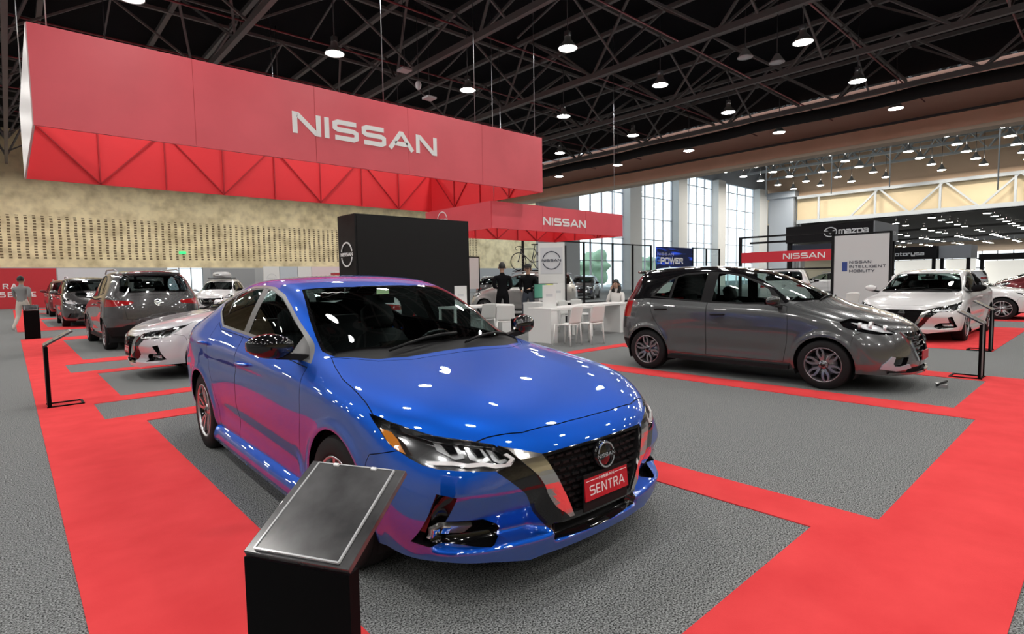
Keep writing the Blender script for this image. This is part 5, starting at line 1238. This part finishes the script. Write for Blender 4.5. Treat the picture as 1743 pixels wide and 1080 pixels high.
# ---------------- people ----------------
def skin_person(name, label, loc, rz, J, E, mats_by, hairm, cap=None, scale=1., hair_long=False, extra=None):
    """J: joint -> (pos, radius); E: edges; mats_by: edge -> material. one continuous skinned body"""
    me = bpy.data.meshes.new('person_body'); names = list(J)
    me.from_pydata([J[n][0] for n in names], [(names.index(a), names.index(b)) for a, b in E], [])
    o = bpy.data.objects.new('person_body', me); COL.objects.link(o)
    md = o.modifiers.new('skin', 'SKIN'); md.use_smooth_shade = True; md.branch_smoothing = .3
    for i, n in enumerate(names):
        r = J[n][1]; r = r if isinstance(r, tuple) else (r, r); o.data.skin_vertices[0].data[i].radius = r; o.data.skin_vertices[0].data[i].use_root = (n == 'pelvis')
    sb_ = o.modifiers.new('sub', 'SUBSURF'); sb_.levels = 2; sb_.render_levels = 2
    dg = bpy.context.evaluated_depsgraph_get(); m2 = bpy.data.meshes.new_from_object(o.evaluated_get(dg)); bpy.data.objects.remove(o)
    ml = []
    for e in E:
        if mats_by[e] not in ml: ml.append(mats_by[e])
    m2.materials.clear()
    for m in ml: m2.materials.append(m)
    segs = [(Vector(J[a][0]), Vector(J[b][0]), ml.index(mats_by[(a, b)]), (max(J[a][1]) if isinstance(J[a][1], tuple) else J[a][1])) for a, b in E]
    for p in m2.polygons:
        c = Vector(p.center); best = 1e9
        for a, b, k, r in segs:
            d = b-a; t = max(0, min(1, (c-a).dot(d)/max(1e-9, d.dot(d)))); q = (c-(a+d*t)).length/(r+.02)
            if q < best: best = q; p.material_index = k
        p.use_smooth = True
    root = bpy.data.objects.new(name, m2); COL.objects.link(root); root.location = loc; root.rotation_euler.z = rz; root.scale = (scale,)*3; tag(root, label, 'person')
    h = Vector(J['head'][0]); a = MB()
    # hair: a cap of hair over the back of the skull
    vs = []; n = 14
    for i in range(8):
        t = i/7*(.62 if not hair_long else .62)*PI
        for k in range(n):
            an = 2*PI*k/n; rr = .104*math.sin(t)+.0; fr = 1 if math.sin(an) < .35 else .93
            zz = .125*math.cos(t)+.025; 
            if math.sin(an) > .3 and t > 1.15: zz = .125*math.cos(1.15)+.025; rr = .106
            vs.append(h+Vector((rr*math.cos(an)*.88, rr*math.sin(an)*fr-.012, zz)))
    a.add(vs, [(i*n+k, (i+1)*n+k, (i+1)*n+(k+1) % n, i*n+(k+1) % n) for i in range(7) for k in range(n)], hairm, True)
    if hair_long: a.tube([h+Vector((.05, -.08, .03)), h+Vector((.06, -.09, -.12)), h+Vector((.07, -.05, -.24))], .05, hairm, 8); a.tube([h+Vector((-.06, -.07, .03)), h+Vector((-.08, -.07, -.12)), h+Vector((-.08, .0, -.24))], .05, hairm, 8)
    a.build('hair', root)
    if cap:
        a = MB(); a.lathe([(.001, .135), (.06, .125), (.098, .09), (.106, .045), (.104, .03)], cap, 16, 'z', c=h+Vector((0, -.005, .02))); a.add([h+Vector((x, y, z)) for x, y, z in ((-.08, .07, .055), (.08, .07, .055), (.07, .16, .035), (0, .185, .03), (-.07, .16, .035))], [(0, 1, 2, 3, 4)], cap); a.build('cap', root)
    # face: nose, eyes, mouth, ears
    a = MB(); a.tube([h+Vector((0, .098, .02)), h+Vector((0, .122, -.018)), h+Vector((0, .10, -.03))], .012, SKINM, 6, rads=[.008, .014, .009]); a.build('nose', root)
    for s in (-1, 1):
        a = MB(); a.tube([h+Vector((s*.088, -.01, .02)), h+Vector((s*.096, -.012, -.01)), h+Vector((s*.088, -.006, -.035))], .014, SKINM, 6); a.build('ear', root)
    for s in (-1, 1): a = MB(); a.lathe([(0, .006), (.010, .003), (.012, 0)], mat('eye', (.03, .02, .02), .2), 8, 'y', c=h+Vector((s*.034, .096, .018))); a.build('eye', root)
    a = MB(); a.bar(h+Vector((-.024, .100, -.055)), h+Vector((.024, .100, -.055)), .008, .008, mat('lips', (.35, .12, .10), .5)); a.build('mouth', root)
    return root
def hand(J, E, B, key, wrist, d, palm_dir, m):
    """adds a palm and five fingers beyond a wrist joint"""
    w = Vector(J[wrist][0]); d = Vector(d).normalized(); s = Vector(palm_dir).normalized(); p = w+d*.06
    J[key+'p'] = (tuple(p), (.032, .016)); E.append((wrist, key+'p')); B[(wrist, key+'p')] = m
    for i, (o, L) in enumerate(((-.024, .062), (-.008, .075), (.008, .07), (.024, .055))):
        a = p+d*.028+s*o; b = a+d*L*.6-Vector((0, .01, 0)); c = a+d*L-Vector((0, .02, 0))
        for q, pt in enumerate((a, b, c)): J['%s%d%d' % (key, i, q)] = (tuple(pt), .0085-.001*q)
        for e in ((key+'p', '%s%d0' % (key, i)), ('%s%d0' % (key, i), '%s%d1' % (key, i)), ('%s%d1' % (key, i), '%s%d2' % (key, i))): E.append(e); B[e] = m
    a = p-s*.034; b = a+d*.035-s*.014; J[key+'t0'] = (tuple(a), .010); J[key+'t1'] = (tuple(b), .0085)
    for e in ((key+'p', key+'t0'), (key+'t0', key+'t1')): E.append(e); B[e] = m
def person(name, label, loc, rz, pose, top, legs, shoes, hairm, scale=1., sleeves=None, cap=None, hair_long=False):
    sl = sleeves or top
    J = {'pelvis': ((0, 0, .95), (.15, .11)), 'waist': ((0, 0, 1.08), (.14, .10)), 'chest': ((0, 0, 1.30), (.17, .12)), 'collar': ((0, -.005, 1.43), (.10, .08)), 'neck': ((0, 0, 1.50), .052), 'jaw': ((0, .022, 1.565), (.062, .07)), 'head': ((0, .005, 1.635), (.078, .095)), 'crown': ((0, -.002, 1.69), (.068, .082))}
    ar, lg = {}, {}
    if pose == 'stand': A = {1: ((.20, 0, 1.39), (.225, -.02, 1.13), (.15, .20, 1.05)), -1: ((-.20, 0, 1.39), (-.225, -.02, 1.13), (-.10, .21, 1.10))}; Lg = {1: ((.10, 0, .90), (.12, .02, .50), (.13, -.01, .09), (.14, .12, .04)), -1: ((-.10, 0, .90), (-.12, .03, .50), (-.13, 0, .09), (-.15, .13, .04))}
    elif pose == 'walk': A = {1: ((.205, 0, 1.39), (.25, -.10, 1.15), (.24, -.04, .90)), -1: ((-.205, 0, 1.39), (-.25, .08, 1.15), (-.22, .22, .98))}; Lg = {1: ((.10, 0, .90), (.11, .20, .52), (.11, .26, .10), (.12, .39, .05)), -1: ((-.10, 0, .90), (-.11, -.04, .50), (-.11, -.34, .16), (-.12, -.24, .06))}
    else:
        for k, (p, r) in list(J.items()): J[k] = ((p[0], p[1]+(.05 if k in ('jaw', 'head', 'crown') else 0), p[2]-.42), r)
        A = {1: ((.19, .02, .96), (.24, .10, .72), (.14, .10, 1.04)), -1: ((-.19, .02, .96), (-.23, .08, .72), (-.10, .30, .66))}; Lg = {1: ((.10, .05, .52), (.12, .46, .50), (.10, .52, .09), (.10, .65, .04)), -1: ((-.10, .05, .52), (-.11, .44, .51), (-.14, .36, .09), (-.15, .49, .04))}
    E = [('pelvis', 'waist'), ('waist', 'chest'), ('chest', 'collar'), ('collar', 'neck'), ('neck', 'jaw'), ('jaw', 'head'), ('head', 'crown')]
    B = {E[0]: top, E[1]: top, E[2]: top, E[3]: SKINM, E[4]: SKINM, E[5]: SKINM, E[6]: SKINM}
    for s in (1, -1):
        n = 'LR'[s < 0]; a = A[s]; l = Lg[s]
        J['sh'+n] = (a[0], .068); J['el'+n] = (a[1], .046); J['wr'+n] = (a[2], .030)
        for e, m in ((('chest', 'sh'+n), top), (('sh'+n, 'el'+n), top), (('el'+n, 'wr'+n), sl)): E.append(e); B[e] = m
        d = Vector(a[2])-Vector(a[1]); hand(J, E, B, 'h'+n, 'wr'+n, d, (0, 1, 0) if pose != 'sit' else (1, 0, 0), SKINM)
        J['hip'+n] = (l[0], (.10, .10)); J['kn'+n] = (l[1], .062); J['an'+n] = (l[2], .042); J['to'+n] = (l[3], (.042, .03))
        for e, m in ((('pelvis', 'hip'+n), legs), (('hip'+n, 'kn'+n), legs), (('kn'+n, 'an'+n), legs), (('an'+n, 'to'+n), shoes)): E.append(e); B[e] = m
    return skin_person(name, label, loc, rz, J, E, B, hairm, cap, scale, hair_long)
HB = mat('hair_black', (.012, .010, .009), .5); JB = mat('black_jacket', (.006, .006, .007), .85, spec=.1)
person('person', 'person in grey shirt and pale trousers walking past the far left stand', (.30, 23.3, 0), -.5, 'walk', mat('grey_shirt', (.27, .28, .28), .85), mat('pale_trousers', (.62, .58, .52), .85), mat('white_shoes', (.6, .6, .6), .6), HB, 1.0, SKINM)
person('person', 'person in black jacket seen from behind, left of the two men talking', (10.15, 11.55, 0), -.55, 'stand', JB, JB, BLACK, HB, 1.06)
person('person', 'person in black cap and jacket, right of the two men talking', (10.95, 11.35, 0), 2.2, 'stand', JB, mat('dark_jeans', (.05, .06, .08), .8), BLACK, HB, 1.03, cap=mat('cap_black', (.012, .012, .013), .7))
wc = mat('white_coat', (.80, .78, .76), .8)
person('person', 'person in white jacket and black trousers sitting with a hand raised to the face', (12.55, 9.45, 0), 1.75, 'sit', wc, JB, mat('white_shoes'), HB, 1.0, hair_long=True)
# ---------------- the cars ----------------
BLUE = paint('blue_metallic', (.0, .095, .58), .85, .46, 2.3)
GREYP = paint('gunmetal_paint', (.10, .105, .108), .45, .25, 1.75); WHP = paint('white_pearl', (.72, .72, .73), .05, .3, 1.55); WHG = paint('pale_grey_pearl', (.62, .62, .66), .1, .3, 1.55)
SILV = paint('silver_paint', (.42, .42, .41), .7, .3, 1.5); DKR = paint('dark_red_paint', (.14, .01, .015), .5, .3, 1.6); BLK = paint('black_paint', (.008, .008, .009), .2, .2, 1.6); GR2 = paint('slate_paint', (.085, .085, .088), .5, .25, 1.65)
root, bvh = make_sedan('sedan_car', 'bright blue sedan with red show plate in the foreground bay', (2.043, 2.54, -.012), -1.588, BLUE, 4, mirror_m=mat('mirror_gloss_black', (.006, .006, .007), .08, coat=.5))
sedan_plate(root, 0, mat('plate_red', (.50, .012, .025), .35))
a = MB(); p, n = hit(bvh, 'top', -1.10, -.40); M = frame(p+n*.006, (0, 1, 0), (-.93, 0, .37)); 
for i, c in enumerate('PRMTL'): pass
wm = mat('white_marker', (.8, .8, .8), .6); pts = [M @ Vector((-.09+.02*i, .008*math.sin(i*2.1), 0)) for i in range(11)]; a.tube(pts, .0025, wm, 4); a.build('windscreen_note', root)
a = MB(); a.box((-1.16, .0, 1.335), (.004, .10, .03), mat('green_tag', (.5, .65, .35), .5, emis=.3)); a.build('mirror_tag', root)  # plain tag, its brightness put in as a faint glow
root, bvh = make_hatch('hatchback_car', 'dark grey hatchback with glossy black roof seen from its right side', (8.08, 2.415, 0), -1.543, GREYP, 4, roofm=mat('black_roof_paint', (.006, .006, .007), .08, coat=1), rim=mat('dark_alloy', (.30, .30, .32), .3, .9))
a = MB(); a.box((.872, 0, .42), (.012, .30, .11), mat('plate_red')); a.build('show_plate', root)
a = MB(); a.box((0, 0, .02), (.16, .10, .04), SILVER, Matrix.Rotation(.3, 3, 'Z')); a.tube([(-.1, .02, .035), (.12, -.03, .06)], .015, BLACK, 6); tag(a.build('wheel_chock', loc=(8.35, 1.42, .0)), 'small metal block lying under the nose of the grey hatchback', 'wheel chock')
# white sedans share the mesh data of the blue one
def recolour(o, frm, to):
    for c in [o]+list(o.children_recursive):
        if c.type == 'MESH' and any(m in frm for m in c.data.materials):
            me = c.data.copy(); c.data = me
            for i, m in enumerate(me.materials):
                if m in frm: me.materials[i] = to[frm.index(m)]
src = next(o for o in bpy.data.objects if o.name == 'sedan_car')
AMBM = mat('amber_lens'); GLOSS_M = mat('mirror_gloss_black', (.006, .006, .007), .08, coat=.5)
def sedan_copy(label, loc, rot, P, sc=(1, 1, 1)):
    c = copy_tree(src); c.location = loc; c.rotation_euler.z = rot; c.scale = sc; c['label'] = label; recolour(c, [BLUE, GLOSS_M, AMBM], [P, P, mat('lamp_silver')]); return c
c = sedan_copy('white sedan facing forward on the red carpet at the right', (14.25, 2.95, 0), PI-.02-.0, WHP)
c.rotation_euler.z = PI+.0
for ch in list(c.children_recursive):
    if ch.name.split('.')[0] in ('windscreen_note', 'mirror_tag', 'show_plate'): bpy.data.objects.remove(ch)
c = sedan_copy('pale grey white sedan whose nose shows left of the blue sedan', (2.20, 10.15, 0), PI+.03, WHG, (.97, .97, 1.0))
for ch in list(c.children_recursive):
    if ch.name.split('.')[0] in ('windscreen_note', 'mirror_tag'): bpy.data.objects.remove(ch)
c = sedan_copy('white sedan seen from its side behind the other white sedan, tail lamp at left', (21.9, 2.25, 0), -PI/2, WHP, (1.0, 1, .97))
for ch in list(c.children_recursive):
    if ch.name.split('.')[0] in ('windscreen_note', 'mirror_tag', 'show_plate'): bpy.data.objects.remove(ch)
# suvs
make_hatch('suv_car', 'dark grey suv seen from behind in the left row', (2.36, 17.75, 0), PI/2+.02, GR2, 3, scale=(1.105, 1.10, 1.13), style='multi', suv=True, rails=True, tag_front='suv', rim=mat('suv_alloy', (.3, .3, .31), .3, .9))
suv0 = next(o for o in bpy.data.objects if o.name == 'suv_car')
def suv_copy(name, label, loc, rot, P, sc, cat='car'):
    c = copy_tree(suv0); c.name = name; c.location = loc; c.rotation_euler.z = rot; c.scale = sc; c['label'] = label; c['category'] = cat; recolour(c, [GR2], [P]); return c
kx = suv_copy('suv_car', 'white suv carrying a roof box beyond the left row', (7.55, 30.2, 0), -2.05, WHP, (1.06, 1.06, 1.06))
c = suv_copy('suv_car', 'silver suv parked tail first behind the two men', (17.6, 25.0, 0), 1.1, SILV, (1.08, 1.08, 1.08))
bk = suv_copy('suv_car', 'silver suv with a bicycle on its roof behind the two men', (14.5, 16.9, 0), 1.9, SILV, (1.08, 1.08, 1.07))
suv_copy('suv_car', 'black car half hidden beside the black tower', (13.0, 24.2, 0), 1.2, BLK, (1.02, 1.02, .98))
suv_copy('suv_car', 'dark red suv at the right edge beyond the white cars', (30.0, 2.7, 0), PI/2, DKR, (1.12, 1.12, 1.12))
suv_copy('suv_car', 'white suv behind the red sign frame', (25.5, 9.8, 0), .3, WHP, (1.08, 1.08, 1.06))
suv_copy('suv_car', 'grey car seen dimly through the glass partition, left one', (22.0, 24.5, 0), .5, GR2, (1.05, 1.05, 1.02))
suv_copy('suv_car', 'grey car seen dimly through the glass partition, right one', (28.0, 24.0, 0), -2.6, GR2, (1.05, 1.05, 1.02))
for k, (x, y, r, P, lab) in enumerate(((47, 4.5, 1.4, BLK, 'small black car in the distance above the white sedan roof'), (55, 10, 1.7, WHP, 'small white car in the distance beside the dark far stand'), (41.3, 14.6, 1.5, WHP, 'small white car below the neighbouring black stand'))):
    suv_copy('suv_car', lab, (x, y, 0), r, P, (1.05, 1.05, 1.0))
# roof box
a = MB(); n = 14; vs = []
for i in range(11):
    t = i/10; x = -.95+1.9*t; k = (math.sin(PI*min(.98, max(.02, t)))**.45)
    for j in range(n):
        an = 2*PI*j/n; vs.append((x, .40*k*math.cos(an)*abs(math.cos(an))**-.4 if abs(math.cos(an)) > 1e-3 else 0, .17+(.19 if math.sin(an) > 0 else .13)*k*math.sin(an)*abs(math.sin(an)+1e-6)**-.3))
a.add(vs, [(i*n+j, (i+1)*n+j, (i+1)*n+(j+1) % n, i*n+(j+1) % n) for i in range(10) for j in range(n)]+[tuple(range(n)), tuple(range(10*n, 11*n))], mat('box_silver', (.5, .51, .52), .3), True)
for x in (-.5, .5): a.box((x, 0, .02), (.06, 1.1, .03), BLACK)
R0 = Matrix.Rotation(-2.05, 4, 'Z'); o = a.build('roof_box'); pos = Vector((7.55, 30.2, 0))+R0 @ Vector((-1.55*1.06, 0, 1.70)); o.location = pos; o.rotation_euler.z = -2.05; tag(o, 'silver roof box on the white suv', 'roof box')
# bicycle on the roof
e = empty('bicycle', (14.5, 16.9, 0), 1.9, 'dark racing bicycle clamped upright on the suv roof', 'bicycle')
bd = mat('bike_dark', (.03, .035, .04), .35); B0 = Vector((-1.6, .1, 1.76)); wr = .335
for nm, x in (('rear_wheel', -.5), ('front_wheel', .5)):
    a = MB(); c0 = B0+Vector((x, 0, wr)); a.tube([c0+Vector((math.cos(t)*wr, 0, math.sin(t)*wr)) for t in [2*PI*i/28 for i in range(28)]], .016, BLACK, 6, True)
    for k in range(14): t = 2*PI*k/14; a.bar(c0, c0+Vector((math.cos(t)*wr, 0, math.sin(t)*wr)), .003, .003, SILVER)
    a.tube([c0+Vector((0, -.04, 0)), c0+Vector((0, .04, 0))], .02, BLACK, 8); a.build(nm, e)
a = MB(); P = {k: B0+Vector(v) for k, v in {'bb': (-.08, 0, .28), 'st': (-.20, 0, .80), 'ht': (.36, 0, .82), 'hb': (.38, 0, .70), 'ra': (-.5, 0, wr), 'fa': (.5, 0, wr), 'sd': (-.23, 0, .94)}.items()}
for p, q in (('bb', 'st'), ('st', 'ht'), ('bb', 'hb'), ('bb', 'ra'), ('st', 'ra'), ('hb', 'fa'), ('ht', 'hb'), ('st', 'sd')): a.tube([P[p], P[q]], .018, bd, 8)
a.build('bicycle_frame', e)
a = MB(); a.box(P['sd']+Vector((0, 0, .02)), (.26, .10, .035), BLACK); a.build('saddle', e)
a = MB(); a.tube([P['ht']+Vector((.08, -.2, .08)), P['ht']+Vector((.02, -.05, .1)), P['ht']+Vector((.02, .05, .1)), P['ht']+Vector((.08, .2, .08))], .013, BLACK, 6)
for s in (-1, 1): a.tube([P['ht']+Vector((.08, s*.2, .08)), P['ht']+Vector((.16, s*.2, .04)), P['ht']+Vector((.12, s*.2, -.05)), P['ht']+Vector((.04, s*.2, -.06))], .013, BLACK, 6)
a.build('handlebar', e)
a = MB(); a.tube([P['bb']+Vector((math.cos(t)*.09, .03, math.sin(t)*.09)) for t in [2*PI*i/16 for i in range(16)]], .01, SILVER, 5, True); a.bar(P['bb'], P['bb']+Vector((.1, .05, -.12)), .02, .02, SILVER); a.build('crankset', e)
e = empty('roof_rack', (14.5, 16.9, 0), 1.9, 'dark roof bars carrying the bicycle', 'roof rack'); a = MB(); a.bar(B0+Vector((-.7, 0, -.03)), B0+Vector((.7, 0, -.03)), .06, .04, BLACK)
for x in (-.45, .45): a.bar(B0+Vector((x, -.65, -.05)), B0+Vector((x, .55, -.05)), .04, .03, BLACK)
a.build('bars', e)
# pickups: suv front half with an open bed
def pickup(label, loc, rot, P):
    c = suv_copy('pickup_car', label, loc, rot, P, (1.12, 1.10, 1.13), 'pickup')
    a = MB(); w = .80
    for s in (-1, 1): a.box((-3.3, s*w, .75), (1.75, .08, .55), P)
    a.box((-4.15, 0, .75), (.08, 1.6, .55), P); a.box((-3.3, 0, .50), (1.7, 1.6, .06), BLACK); a.build('cargo_bed', c, bevel=.01)
    return c
pickup('grey pickup facing forward in the left row behind the dark suv', (2.25, 25.0, 0), -PI/2, GR2)
pickup('dark red pickup at the far end of the left row', (2.3, 34.5, 0), -PI/2, DKR)
pickup('white pickup seen tail on beside the suv with the roof box', (5.2, 36.5, 0), 1.6, WHP)
